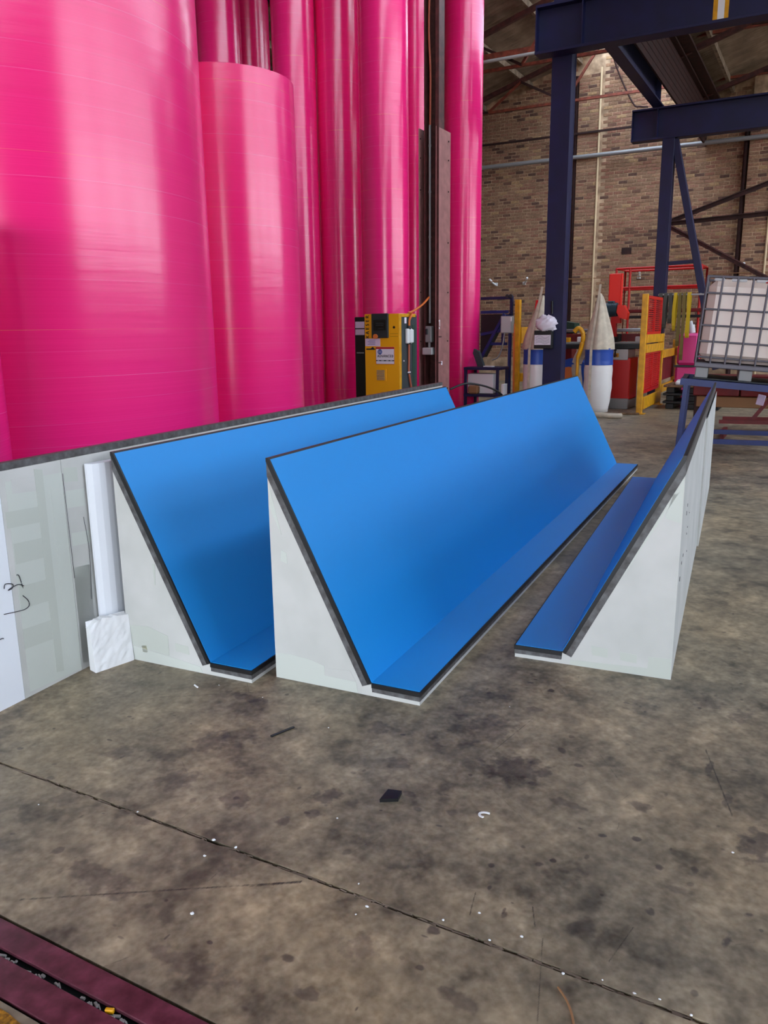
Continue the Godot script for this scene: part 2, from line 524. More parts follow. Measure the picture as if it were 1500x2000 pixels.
func make_walls() -> void:
	# brick end wall: mortar body with the bricks standing proud
	var outline := [Vector2(-11.25, 0), Vector2(-11.25, GUTTER + 0.2)]
	for i in 3:
		outline.append(Vector2(VALLEYS[i], GUTTER + 0.2))
		outline.append(Vector2(VALLEYS[i + 1], GUTTER + 0.2 + SLOPE * 7.85))
	outline.append(Vector2(12.8, GUTTER + 0.2 + SLOPE * 7.85))
	outline.append(Vector2(12.8, 0))
	var st := mk()
	prism(st, outline, BACK - 0.25, BACK)
	var wall := struct("wall_back", st, M.mortar)
	var pil := [[-6.37, -5.83], [-2.10, -1.56], [-10.6, -10.06]]
	for p in pil:
		st = mk()
		bx(st, Vector3((p[0] + p[1]) * 0.5, 4.0, BACK + 0.11), Vector3(p[1] - p[0], 8.0 if p[0] < -3.0 else 6.9, 0.22))
		build(st, "pilaster", M.mortar, wall)
	# bricks
	st = mk()
	cbx(st, Vector3.ZERO, Vector3(0.224, 0.070, 0.05), 0.005)
	st.generate_normals()
	var whole := st.commit()
	st = mk()
	cbx(st, Vector3.ZERO, Vector3(0.105, 0.070, 0.05), 0.005)
	st.generate_normals()
	var half := st.commit()
	var tones := [Color(0.68, 0.53, 0.42), Color(0.71, 0.53, 0.43), Color(0.65, 0.51, 0.40), Color(0.74, 0.58, 0.45), Color(0.52, 0.38, 0.31), Color(0.66, 0.47, 0.38), Color(0.79, 0.65, 0.48), Color(0.45, 0.33, 0.28)]
	var bm := []
	var gritty := mottle(256, 0.03, 4, 31, Color(0.72, 0.70, 0.68), Color(1, 1, 1))
	for c in tones: bm.append(mat(c.r, c.g, c.b, 0.9, 0.0, gritty, 2.0))
	var shares := [0, 0, 0, 0, 1, 1, 1, 2, 2, 2, 3, 3, 4, 5, 5, 6, 7]
	rng.seed = 101
	var singles := 0
	var rest := [[], []]
	for row in range(8, 108):
		var y := row * 0.0858 + 0.043
		for s in range(-46, 20):
			var x := s * 0.24 + (0.12 if row % 2 else 0.0)
			if y > roof_at(x) + 0.05: continue
			var z := BACK - 0.016
			var m := half if false else whole
			var skip := false
			for p in pil:
				if x > p[0] - 0.11 and x < p[1] + 0.11: skip = true
			var tone: int = shares[rng.randi() % shares.size()]
			if skip: continue
			var t := Transform3D(Basis(), Vector3(x, y, z + rng.randf_range(-0.002, 0.003)))
			var near: bool = x > -5.75 and x < -4.25 and y > 5.3 and y < 8.7
			if near and singles < 225:
				singles += 1
				var o := MeshInstance3D.new()
				o.mesh = m
				o.material_override = bm[tone]
				o.name = "brick"
				o.transform = t
				wall.add_child(o, true)
			else:
				rest[0].append([t, tones[tone]])
		for p in pil:                                   # two bricks and a header across, turned corners
			if row * 0.0858 > (7.9 if p[0] < -3.0 else 6.8): continue
			var xs := [0.115, 0.355, 0.485] if row % 2 else [0.055, 0.185, 0.425]
			var lens := [0, 0, 1] if row % 2 else [1, 0, 0]
			for k in 3:
				var tone: int = shares[rng.randi() % shares.size()]
				var t := Transform3D(Basis(), Vector3(p[0] + xs[k], y, BACK + 0.22 - 0.017 + rng.randf_range(-0.002, 0.002)))
				if p[0] < -6.0 and p[0] > -7.0 and y > 5.6 and y < 7.8 and singles < 300:
					singles += 1
					var o := MeshInstance3D.new()
					o.mesh = half if lens[k] else whole
					o.material_override = bm[tone]
					o.name = "brick"
					o.transform = t
					wall.add_child(o, true)
				else:
					rest[lens[k]].append([t, tones[tone]])
			for sd in [0, 1]:
				rest[1].append([Transform3D(Basis(Vector3.UP, PI / 2), Vector3(p[sd] + (0.017 if sd == 0 else -0.017), y, BACK + 0.06)), tones[rng.randi() % 4]])
				rest[1].append([Transform3D(Basis(Vector3.UP, PI / 2), Vector3(p[sd] + (0.017 if sd == 0 else -0.017), y, BACK + 0.168)), tones[rng.randi() % 4]])
	var brick_mat := mat(1, 1, 1, 0.9, 0.0, gritty, 2.0)
	brick_mat.vertex_color_use_as_albedo = true
	for k in 2:
		var mm := MultiMesh.new()
		mm.transform_format = MultiMesh.TRANSFORM_3D
		mm.use_colors = true
		mm.mesh = [whole, half][k]
		mm.instance_count = rest[k].size()
		for i in rest[k].size():
			mm.set_instance_transform(i, rest[k][i][0])
			mm.set_instance_color(i, rest[k][i][1].srgb_to_linear())
		var mi := MultiMeshInstance3D.new()
		mi.multimesh = mm
		mi.material_override = brick_mat
		mi.name = "brickwork" if k == 0 else "header_brickwork"
		mi.set_meta("kind", "stuff")
		wall.add_child(mi, true)
	# side walls and the wall behind the camera, with the openings that let the day in
	st = mk()
	bx(st, Vector3(-11.125, 3.65, -7.0), Vector3(0.25, 7.3, 32.0))
	struct("wall_left", st, M.plaster)
	st = mk()
	bx(st, Vector3(12.675, 1.7, -7.0), Vector3(0.25, 3.4, 32.0))
	bx(st, Vector3(12.675, 6.95, -7.0), Vector3(0.25, 0.9, 32.0))
	bx(st, Vector3(12.675, 9.2, -7.0), Vector3(0.25, 0.2, 32.0))
	for z in [-22.7, -17.2, -11.7, -6.2]:
		bx(st, Vector3(12.675, 6.2, z), Vector3(0.25, 6.2, 0.4))
	bx(st, Vector3(12.675, 6.2, 4.05), Vector3(0.22, 6.2, 9.9))
	struct("wall_right", st, M.plaster)
	var n := 1
	for z in [-19.95, -14.45, -8.95, -3.55]:
		var w := 5.1 if z < -5.0 else 4.9
		for band in [[3.4, 6.5], [7.4, 9.1]]:
			window_unit("window_%d" % n, 12.66, z, w, band[0], band[1])
			n += 1
	for x in [-3.15, 4.7]:
		for k in 6:
			window_unit("window_%d" % n, x, -20.33 + 5.33 * k, 5.33, 7.35, 9.15)
			n += 1
	st = mk()                                            # front wall with its wide doorway
	prism(st, [Vector2(-11.25, 0), Vector2(-11.25, 7.05), Vector2(-3.15, 9.5), Vector2(-3.15, 7.1), Vector2(4.7, 9.5), Vector2(4.7, 7.1), Vector2(12.8, 9.5), Vector2(12.8, 0), Vector2(6.0, 0), Vector2(6.0, 6.0), Vector2(-6.0, 6.0), Vector2(-6.0, 0)], FRONT, FRONT + 0.25)
	struct("wall_front", st, M.plaster)

func window_unit(called: String, x: float, z: float, w: float, y0: float, y1: float) -> void:
	var r := Node3D.new()
	r.name = called
	r.set_meta("kind", "structure")
	add_child(r)
	var st := mk()
	var n := int(round(w / 0.9))
	for k in n + 1: bx(st, Vector3(x, (y0 + y1) * 0.5, z - w * 0.5 + w * k / n), Vector3(0.05, y1 - y0, 0.04))
	for y in [y0, (y0 + y1) * 0.5, y1]: bx(st, Vector3(x, y, z), Vector3(0.05, 0.05, w))
	build(st, "window_frame", M.rust, r)
	st = mk()
	quad(st, Vector3(x, y0, z - w * 0.5), Vector3(x, y1, z - w * 0.5), Vector3(x, y1, z + w * 0.5), Vector3(x, y0, z + w * 0.5))
	build(st, "pane", M.glass, r)

func make_roof() -> void:
	var roof := Node3D.new()
	roof.name = "ceiling"
	roof.set_meta("kind", "structure")
	add_child(roof)
	for b in 3:                                          # corrugated sheets, waves running up the slope
		var xa: float = VALLEYS[b]
		var xb: float = VALLEYS[b + 1]
		var cuts := [0.0, 1.96, 3.93, 4.8, 5.89, 7.85]
		for half in 5:
			var xs: float = xa + cuts[half]
			var xe: float = xa + cuts[half + 1] + 0.12
			var zs := [BACK, FRONT]                      # rooflights leave gaps between the sheets
			if b == 0 and half == 3: zs = [BACK, -22.9, -19.8, FRONT]
			if b == 0 and half == 4: zs = [BACK, -22.9, -15.0, FRONT]
			if b == 1 and half >= 3: zs = [BACK, -22.9, -13.0, FRONT]
			for q in range(0, zs.size(), 2):
				var st := mk(true)
				var z: float = zs[q]
				var pa := Vector3()
				var pb := Vector3()
				var i := 0
				while z < zs[q + 1] + 0.02:
					var wv := 0.024 * sin(TAU * z / 0.146) + 0.2
					var a := Vector3(xs, GUTTER + SLOPE * (xs - xa) + wv + half * 0.004, z)
					var c := Vector3(xe, GUTTER + SLOPE * (xe - xa) + wv + half * 0.004, z)
					if i > 0: quad(st, pa, a, c, pb)
					pa = a
					pb = c
					i += 1
					z += 0.0365
				build(st, "corrugated_sheet", M.sheet, roof)
			for q in range(1, zs.size() - 1, 2):
				var st := mk()
				var y0 := GUTTER + SLOPE * (xs - xa) + 0.21
				var y1 := GUTTER + SLOPE * (xe - xa) + 0.21
				quad(st, Vector3(xs, y0, zs[q]), Vector3(xs, y0, zs[q + 1]), Vector3(xe, y1, zs[q + 1]), Vector3(xe, y1, zs[q]))
				build(st, "rooflight_pane", M.glass, roof)
		var st2 := mk()                                  # gutter floor closes the valley
		bx(st2, Vector3(xa + (0.12 if b else 0.0), GUTTER + 0.02, -7.0), Vector3(0.4, 0.05, 32.2))
		bx(st2, Vector3(xb - 0.03, GUTTER + 0.2 + SLOPE * 7.85 - 0.12, -7.0), Vector3(0.06, 0.35, 32.2))
		if b: bx(st2, Vector3(xa, GUTTER + 0.24, -7.0), Vector3(0.06, 0.46, 32.2))
		build(st2, "gutter", M.rust, roof)
	for b in 3:                                          # purlins along the hall
		for k in 6:
			var x: float = VALLEYS[b] + 0.55 + 1.35 * k
			var st3 := mk()
			bar(st3, Vector3(x, GUTTER + SLOPE * (x - VALLEYS[b]) + 0.10, BACK), Vector3(x, GUTTER + SLOPE * (x - VALLEYS[b]) + 0.10, FRONT), 0.07, 0.14)
			build(st3, "purlin", M.purlin, roof)
	# boarded valley girder between the bays
	var g := thing("valley_girder", "dark red boarded girder under the roof valley beside the blue cross beam", "girder", Vector3(-3.15, 0, 0))
	for k in 7:
		var st4 := mk()
		cbx(st4, Vector3(0.0, 6.02 + 0.125 * k, -18.4), Vector3(0.03, 0.117, 9.15), 0.004)
		build(st4, "board", M.timber_red, g)
	var st5 := mk()
	bar(st5, Vector3(0.06, 6.92, BACK), Vector3(0.06, 6.92, -13.85), 0.08, 0.12)
	bar(st5, Vector3(0.10, 6.84, BACK), Vector3(0.10, 6.84, -13.85), 0.03, 0.03)
	bar(st5, Vector3(-0.024, 6.4, BACK), Vector3(-0.024, 6.4, -13.85), 0.016, 0.86)
	build(st5, "top_rail", M.rust, g)

func truss(z: float, label: String) -> void:
	var t := thing("roof_truss", label, "truss", Vector3(0, 0, z), 0.0, "roof trusses")
	for b in 3:
		var xa: float = VALLEYS[b]
		var xb: float = VALLEYS[b + 1]
		var st := mk()
		bar(st, Vector3(xa, GUTTER - 0.02, 0), Vector3(xb, GUTTER - 0.02 + SLOPE * 7.85, 0), 0.10, 0.10)
		build(st, "rafter", M.maroon, t)
		st = mk()
		bar(st, Vector3(xa + 0.05, 7.2, 0), Vector3(xb - 0.05, 7.2, 0), 0.07, 0.06)
		build(st, "bottom_chord", M.salmon, t)
		var nodes := [xa + 1.3, xa + 2.4, xa + 3.3, xa + 4.5, xa + 5.4, xa + 6.6, xb - 0.15]
		for k in nodes.size() - 1:
			var lo: float = nodes[k]
			var hi: float = nodes[k + 1]
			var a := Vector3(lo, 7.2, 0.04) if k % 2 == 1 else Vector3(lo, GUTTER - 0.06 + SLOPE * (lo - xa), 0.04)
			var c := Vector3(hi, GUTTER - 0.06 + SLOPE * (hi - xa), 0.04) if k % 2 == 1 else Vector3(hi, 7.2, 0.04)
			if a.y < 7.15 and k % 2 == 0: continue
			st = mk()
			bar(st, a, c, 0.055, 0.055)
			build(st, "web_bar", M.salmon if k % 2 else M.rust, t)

func wall_fittings() -> void:
	var zf := BACK + 0.05
	var st := mk()
	tube(st, [Vector3(-10.9, 5.97, BACK + 0.28), Vector3(1.0, 5.97, BACK + 0.28)], 0.055, 10)
	single("wall_conduit", st, M.zinc, "grey pipe running level across the brick wall", "pipe")
	st = mk()
	bar(st, Vector3(-10.9, 6.56, BACK + 0.27), Vector3(-3.2, 6.56, BACK + 0.27), 0.05, 0.05)
	single("tie_bar", st, M.rust, "thin dark tie bar across the wall above the grey pipe", "bar")
	st = mk()
	tube(st, [Vector3(-10.9, 2.86, BACK + 0.25), Vector3(1.0, 2.80, BACK + 0.25)], 0.012, 6)
	single("wall_wire", st, M.card, "tan wire strung low along the brick wall", "wire")
	var hooks := [[-8.67, 2.82, -0.12, "white wall bracket nearest the right-hand pink roll"], [-7.81, 2.82, 0.16, "white wall bracket just left of the tall blue post"], [-4.6, 2.86, 0.05, "white wall bracket above the red machine head"], [-3.1, 2.82, 0.05, "white wall bracket inside the red railing frame"], [-2.05, 2.95, 0.05, "white wall bracket above the water tank's left edge"]]
	for h in hooks:
		var g := thing("wall_bracket", h[3], "bracket", Vector3(h[0], h[1], BACK), 0.0, "wall brackets")
		st = mk()
		cbx(st, Vector3(0, -0.04, 0.03), Vector3(0.09, 0.09, 0.06), 0.01)
		build(st, "foot", M.white, g)
		st = mk()
		tube(st, [Vector3(0, -0.06, 0.05), Vector3(h[2] * 0.5, 0.0, 0.14), Vector3(h[2], 0.10, 0.26)], 0.03, 8)
		build(st, "arm", M.white, g)
	for p in [[-6.42, 8.0, "dark downpipe at the left edge of the brick pilaster"], [-2.16, 6.8, "dark downpipe at the pilaster behind the water tank"]]:
		st = mk()
		tube(st, [Vector3(p[0] - 0.02, 0.0, BACK + 0.11), Vector3(p[0] - 0.02, p[1], BACK + 0.11)], 0.06, 10)
		single("downpipe", st, M.rust, p[2], "pipe", "downpipes by the pilasters")
	for p in [[-5.80, 6.5], [-5.80, 8.2], [-1.52, 6.7]]:
		pass
	st = mk()
	tube(st, [Vector3(-5.79, 0.0, BACK + 0.24), Vector3(-5.79, 8.1, BACK + 0.24)], 0.028, 8)
	single("wall_cable", st, mat(0.86, 0.76, 0.60, 0.6), "cream cable pipe running up the right edge of the pilaster", "pipe")
	st = mk()
	tube(st, [Vector3(-1.53, 0.0, BACK + 0.24), Vector3(-1.53, 6.6, BACK + 0.24)], 0.028, 8)
	single("wall_cable", st, mat(0.86, 0.76, 0.60, 0.6), "cream cable pipe on the far right pilaster", "pipe")
	st = mk()
	tube(st, bend([Vector3(-5.52, 8.32, BACK + 0.2), Vector3(-5.42, 8.02, BACK + 0.12), Vector3(-5.2, 7.55, BACK + 0.1), Vector3(-4.95, 7.12, BACK + 0.1), Vector3(-4.80, 7.06, BACK + 0.1), Vector3(-4.6, 7.03, BACK + 0.08)]), 0.022, 6)
	single("loose_cable", st, M.rust, "loose dark cable drooping across the bright bricks", "cable")
	st = mk()
	bar(st, Vector3(-5.35, 8.3, BACK + 0.4), Vector3(-4.6, 7.3, BACK + 0.4), 0.07, 0.07)
	single("knee_brace", st, M.rust, "dark diagonal brace beside the loose cable high on the wall", "brace")
	for b in [[Vector3(-3.87, 4.12, -22.5), Vector3(-1.1, 5.02, -22.5), "upper dark brace rising to the right across the wall", M.rust], [Vector3(-3.87, 4.08, -22.45), Vector3(-1.0, 4.18, -22.45), "nearly level dark brace across the wall behind the tank", M.rust], [Vector3(-3.86, 4.04, -22.4), Vector3(-1.0, 2.4, -22.4), "reddish brace falling to the right towards the tank", M.maroon]]:
		st = mk()
		bar(st, b[0], b[1], 0.03, 0.11, Vector3.UP)
		bar(st, b[0] + Vector3(0, 0.04, 0.05), b[1] + Vector3(0, 0.04, 0.05), 0.09, 0.02, Vector3.UP)
		single("wall_brace", st, b[3], b[2], "brace", "steel braces on the brick wall")
	st = mk()
	cbx(st, Vector3(-4.97, 3.52, BACK + 0.012), Vector3(0.26, 0.17, 0.03), 0.004)
	single("air_brick", st, M.rust, "small dark air brick set in the wall between the blue posts", "vent")
	# light batten and its rail between the roll and the gantry
	st = mk()
	bar(st, Vector3(-10.8, 7.43, -18.4), Vector3(-3.3, 7.43, -18.4), 0.06, 0.07)
	bar(st, Vector3(-10.8, 7.40, -18.34), Vector3(-3.3, 7.40, -18.34), 0.02, 0.14)
	single("lighting_rail", st, M.salmon, "salmon steel rail carrying a pale pipe under the roof", "rail")
	st = mk()
	tube(st, [Vector3(-10.8, 7.31, -18.3), Vector3(-3.3, 7.31, -18.3)], 0.035, 8)
	single("roof_pipe", st, M.grey_light, "pale pipe hung under the salmon roof rail", "pipe")

# ------------------------------------------------------------------ foam blocks
func foam_block(label: String, at: Vector3, turn_deg: float, length: float, side: float, cuts: Array, tapes: Array, tall := 0.0) -> Node3D:
	# profile in x (across, from the upright back) and y; side = -1 mirrors it
	var o := thing("angled_foam_block", label, "foam block", at, deg_to_rad(turn_deg), "angled foam blocks")
	var H := 0.933 if tall == 0.0 else 1.002
	var core := [Vector2(0, 0), Vector2(0.712, 0), Vector2(0.712, 0.018), Vector2(0.489, 0.020), Vector2(0.486, 0.055), Vector2(0.443, 0.038), Vector2(0.0, H)]
	var flip := Transform3D(Basis(Vector3(side, 0, 0), Vector3.UP, Vector3.BACK), Vector3.ZERO)
	var z := 0.0
	for i in cuts.size() + 1:
		var to: float = length if i == cuts.size() else cuts[i][0]
		var shift: float = 0.0 if i == 0 else cuts[i - 1][1]
		var st := mk()
		var c2 := core.duplicate()
		c2[0] = Vector2(-shift, 0)
		c2[6] = Vector2(-shift, H)
		if tall > 0.0: c2.append(c2[6]); c2[6] = Vector2(0.008, H)
		prism(st, c2, -z - (0.0015 if i else 0.0), -to, flip)
		build(st, "foam_core", M.foam if not (tall > 0.0 and i == 0) else M.foam_clean, o)
		z = to
	if tall > 0.0: flip.origin.x = side * 0.036         # its boards stand clear of the tall back
	# sloping board: grey honeycomb layer, black layer, blue face
	var a := Vector2(0.012, 1.016)
	var b := Vector2(0.486, 0.060)
	var d := (b - a).normalized()
	var nrm := Vector2(-d.y, d.x)                       # out of the slope, up to the right
	var st1 := mk()
	prism(st1, [Vector2(-0.001, 0.999), b - nrm * 0.0185, b - nrm * 0.0478, Vector2(-0.001, 0.934)], 0.003, -length, flip)
	build(st1, "honeycomb_layer", M.board_grey, o)
	st1 = mk()
	prism(st1, [Vector2(-0.0015, 1.000), Vector2(-0.0015, 1.016), a, b - nrm * 0.0005, b - nrm * 0.018], 0.006, -length - 0.004, flip)
	build(st1, "black_layer", M.board_black, o)
	st1 = mk()
	prism(st1, [a + d * 0.008 + nrm * 0.0015, b + nrm * 0.0015, b - nrm * 0.0005, a + d * 0.008 - nrm * 0.0005], -0.004, -length + 0.004, flip)
	build(st1, "blue_face", M.blue, o)
	# lip: board lying flat on the foot of the core
	st1 = mk()
	prism(st1, [Vector2(0.4905, 0.0205), Vector2(0.714, 0.0185), Vector2(0.714, 0.0395), Vector2(0.4905, 0.0395)], 0.003, -length, flip)
	build(st1, "lip_honeycomb_layer", M.board_grey, o)
	st1 = mk()
	prism(st1, [Vector2(0.488, 0.040), Vector2(0.716, 0.040), Vector2(0.716, 0.060), Vector2(0.488, 0.060)], 0.005, -length - 0.003, flip)
	build(st1, "lip_black_layer", M.board_black, o)
	st1 = mk()
	prism(st1, [Vector2(0.486, 0.0602), Vector2(0.710, 0.0602), Vector2(0.710, 0.0618), Vector2(0.486, 0.0618)], -0.004, -length + 0.004, flip)
	build(st1, "lip_blue_face", M.blue, o)
	for t in tapes:                                     # [x, y, w, h, material] on the near end
		st1 = mk()
		var q := []
		for p in t[0]: q.append(Vector2(p[0], p[1]))
		prism(st1, q, 0.0, 0.0012, flip)
		build(st1, "tape", M[t[1]], o)
	return o

func make_blocks() -> void:
	foam_block("blue faced foam block in the middle, standing in front of the others", Vector3(-2.071, 0, -2.75), 3.13, 6.2, 1.0, [[2.4, 0.004], [4.85, -0.003]], [
		[[[0.002, 0.001], [0.42, 0.001], [0.412, 0.052], [0.255, 0.055], [0.255, 0.10], [0.18, 0.118], [0.08, 0.125], [0.003, 0.12]], "tape_pale"],
		[[[0.26, 0.058], [0.41, 0.054], [0.385, 0.10], [0.26, 0.09]], "foam"],
		[[[0.05, 0.56], [0.085, 0.55], [0.08, 0.60], [0.055, 0.61]], "tape_pale"],
		[[[0.003, 0.80], [0.06, 0.68], [0.035, 0.78], [0.006, 0.90]], "tape_pale"]])
	foam_block("blue faced foam block behind the middle one, beside the white panel", Vector3(-2.841, 0, -2.60), 3.6, 4.35, 1.0, [[2.4, 0.003]], [
		[[[0.003, 0.08], [0.25, 0.055], [0.25, 0.155], [0.13, 0.185], [0.004, 0.175]], "tape"],
		[[[0.004, 0.002], [0.44, 0.002], [0.43, 0.03], [0.25, 0.052], [0.004, 0.076]], "tape_pale"],
		[[[0.29, 0.085], [0.37, 0.08], [0.365, 0.12], [0.29, 0.125]], "tape"],
		[[[0.09, 0.05], [0.12, 0.05], [0.115, 0.085], [0.085, 0.08]], "glue"],
		[[[0.19, 0.50], [0.205, 0.50], [0.20, 0.40], [0.195, 0.40]], "tape"]])
	var b3 := foam_block("blue faced foam block on the right, its white back turned outward", Vector3(-0.468, 0, -3.525), 5.0, 4.75, -1.0, [[2.42, 0.012]], [
		[[[0.003, 0.10], [0.10, 0.095], [0.102, 0.04], [0.45, 0.025], [0.45, 0.002], [0.003, 0.002]], "tape"],
		[[[0.15, 0.095], [0.225, 0.10], [0.222, 0.06], [0.15, 0.055]], "tape"],
		[[[0.28, 0.105], [0.355, 0.11], [0.35, 0.065], [0.278, 0.062]], "tape"],
		[[[0.003, 0.72], [0.07, 0.74], [0.04, 0.86], [0.003, 0.93]], "tape_pale"],
		[[[0.02, 0.855], [0.045, 0.845], [0.44, 0.11], [0.42, 0.10]], "tape_pale"]])
	var st := mk()
	rng.seed = 3
	for k in 9:
		st = mk()
		cbx(st, Vector3(0.001, rng.randf_range(0.35, 0.75), -rng.randf_range(0.1, 0.7)), Vector3(0.002, rng.randf_range(0.004, 0.02), rng.randf_range(0.004, 0.02)), 0.0006)
		build(st, "dent_mark", M.board_grey, b3)
	# block whose back makes the white panel on the left
	var b0 := foam_block("foam block with a tall white taped back and pencil marks, at the left", Vector3(-2.858, 0, -1.2), 3.9, 6.05, -1.0, [[0.87, 0.0], [1.2, 0.001], [3.6, -0.002]], [], 0.02)
	var face := Transform3D(Basis(Vector3(0, 0, -1), Vector3.UP, Vector3.RIGHT), Vector3.ZERO)     # x runs along the block, out of its back
	var strips := [[0.90, 0.02, 1.20, 0.955, "tape_pale", 0.0008], [1.052, 0.05, 1.095, 0.985, "tape", 0.0020], [0.885, 0.76, 1.06, 0.83, "tape", 0.0014], [0.905, 0.60, 1.06, 0.69, "tape", 0.0014], [0.905, 0.40, 1.07, 0.50, "tape", 0.0014], [0.90, 0.22, 1.06, 0.31, "tape", 0.0014], [0.93, 0.90, 1.05, 0.96, "foam", 0.0014], [1.21, 0.90, 1.29, 0.965, "tape", 0.0016], [1.205, 0.78, 1.32, 0.86, "tape_pale", 0.0012], [1.22, 0.60, 1.33, 0.66, "tape_pale", 0.0012], [1.21, 0.03, 1.31, 0.50, "tape_pale", 0.0010], [1.13, 0.05, 1.155, 0.9, "tape_pale", 0.0016]]
	for s in strips:
		st = mk()
		prism(st, [Vector2(s[0], s[1]), Vector2(s[2], s[1] - 0.01), Vector2(s[2], s[3] - 0.01), Vector2(s[0], s[3])], 0.0, s[5], face)
		build(st, "tape", M[s[4]], b0)
	for line in [[[0.816, 0.408], [0.87, 0.40], [0.92, 0.395], [0.945, 0.405], [0.942, 0.43], [0.919, 0.458]], [[0.832, 0.515], [0.838, 0.532], [0.858, 0.530], [0.877, 0.520], [0.870, 0.505], [0.850, 0.503], [0.872, 0.510], [0.905, 0.512], [0.930, 0.498]], [[0.900, 0.555], [0.912, 0.548], [0.925, 0.49]], [[0.76, 0.305], [0.79, 0.310], [0.80, 0.306]], [[1.203, 0.94], [1.207, 0.7], [1.21, 0.45]], [[1.30, 0.72], [1.315, 0.55], [1.30, 0.32]]]:
		st = mk()
		var pts := []
		for p in line: pts.append(face * Vector3(p[0], p[1], 0.003))
		tube(st, bend(pts, 6), 0.0018 if line[0][0] < 1.1 else 0.001, 5)
		build(st, "pencil_mark", M.pencil, b0)
	st = mk()
	prism(st, [Vector2(0.0, 1.003), Vector2(-0.034, 1.003), Vector2(-0.034, 1.034), Vector2(0.0, 1.034)], -0.01, -6.05)
	build(st, "top_board", M.board_grey, b0)
	# thin foam offcut standing between the two blocks, and the rough one leaning in the corner
	st = mk(true)
	var arc := []
	for k in 9: arc.append(Vector2(0.022 * cos(PI * k / 8.0), 0.085 * sin(PI * k / 8.0) * -1.0 + 0.03))
	var stand := Transform3D(Basis(Vector3(1, 0, 0), Vector3(0, 0, 1), Vector3(0, -1, 0)), Vector3(-2.912, 0, -2.605))
	st = mk()
	prism(st, [Vector2(-0.024, -0.072), Vector2(0.012, -0.072), Vector2(0.022, -0.05), Vector2(0.028, -0.02), Vector2(0.029, 0.01), Vector2(0.024, 0.04), Vector2(0.012, 0.07), Vector2(-0.012, 0.082), Vector2(-0.024, 0.082)], -0.965, 0.0, stand)
	single("foam_strip", st, M.foam_clean, "narrow white foam strip standing upright beside the taped panel", "foam strip")
	st = mk(true)
	rng.seed = 61
	var nz := FastNoiseLite.new()
	nz.seed = 4
	nz.frequency = 14.0
	var grid := func(i: int, j: int) -> Vector3:
		var u := i / 14.0
		var v := j / 16.0
		var top := 0.245 - 0.02 * absf(u - 0.35) - (0.03 * maxf(0.0, 0.18 - u) * 5.0) + 0.010 * nz.get_noise_1d(u * 9.0)
		var rough := 0.012 * nz.get_noise_2d(u * 1.4, v * 1.6) + 0.006 * nz.get_noise_2d(u * 4.0 + 7.0, v * 4.0)
		if i == 0 or j == 0 or i == 14: rough *= 0.2
		return Vector3(0.055 + rough - 0.02 * v, v * top, -u * 0.20)
	for i in 14:
		for j in 16:
			quad(st, grid.call(i, j), grid.call(i, j + 1), grid.call(i + 1, j + 1), grid.call(i + 1, j))
	st.set_smooth_group(-1)
	for i in 14:
		var a: Vector3 = grid.call(i, 16)
		var b: Vector3 = grid.call(i + 1, 16)
		quad(st, a, Vector3(-0.004, a.y, a.z), Vector3(-0.004, b.y, b.z), b)
	for j in 16:
		for e in [0, 14]:
			var a: Vector3 = grid.call(e, j)
			var b: Vector3 = grid.call(e, j + 1)
			quad(st, a, Vector3(-0.0, a.y, a.z), Vector3(-0.0, b.y, b.z), b)
	quad(st, Vector3(0, 0, 0), Vector3(0, 0.24, 0), Vector3(0, 0.24, -0.2), Vector3(0, 0, -0.2))
	var scrap := single("foam_offcut", st, M.foam_raw, "rough broken white foam chunk leaning in the corner by the panel", "foam scrap")
	scrap.position = Vector3(-2.905, 0, -2.415)
	scrap.rotation.y = deg_to_rad(-14.0)

# ------------------------------------------------------------------ pink rolls
func roll(label: String, at: Vector3, r: float, h: float, m: Material) -> void:
	var o := thing("pink_roll", label, "film roll", at, 0.0, "upright pink film rolls")
	var st := mk(true)
	var n := 96
	var rows := int(h / 0.1)
	var nz := FastNoiseLite.new()
	nz.seed = int(absf(at.x * 100.0))
	nz.frequency = 1.0
	var p := func(i: int, j: int) -> void:
		var a := TAU * i / n
		var y := h * j / rows
		var rr := r * (1.0 + 0.0012 * nz.get_noise_2d(cos(a) * 1.5, y * 2.5))
		st.set_uv(Vector2(float(i) / n, 1.0 - y / 4.0))
		st.set_normal(Vector3(cos(a), 0, sin(a)))
		st.add_vertex(Vector3(cos(a) * rr, y, sin(a) * rr))
	for j in rows:
		for i in n:
			p.call(i, j); p.call(i + 1, j); p.call(i + 1, j + 1)
			p.call(i, j); p.call(i + 1, j + 1); p.call(i, j + 1)
	st.generate_tangents()
	var b := MeshInstance3D.new()
	b.mesh = st.commit()
	b.material_override = m
	b.name = "film"
	o.add_child(b, true)
	st = mk()
	lathe(st, [Vector2(r * 0.999, h), Vector2(r * 0.985, h + 0.004), Vector2(0.05, h + 0.006), Vector2(0.05, h - 0.1)], Vector3.ZERO, 48)
	build(st, "end_face", M.pink_flat, o)

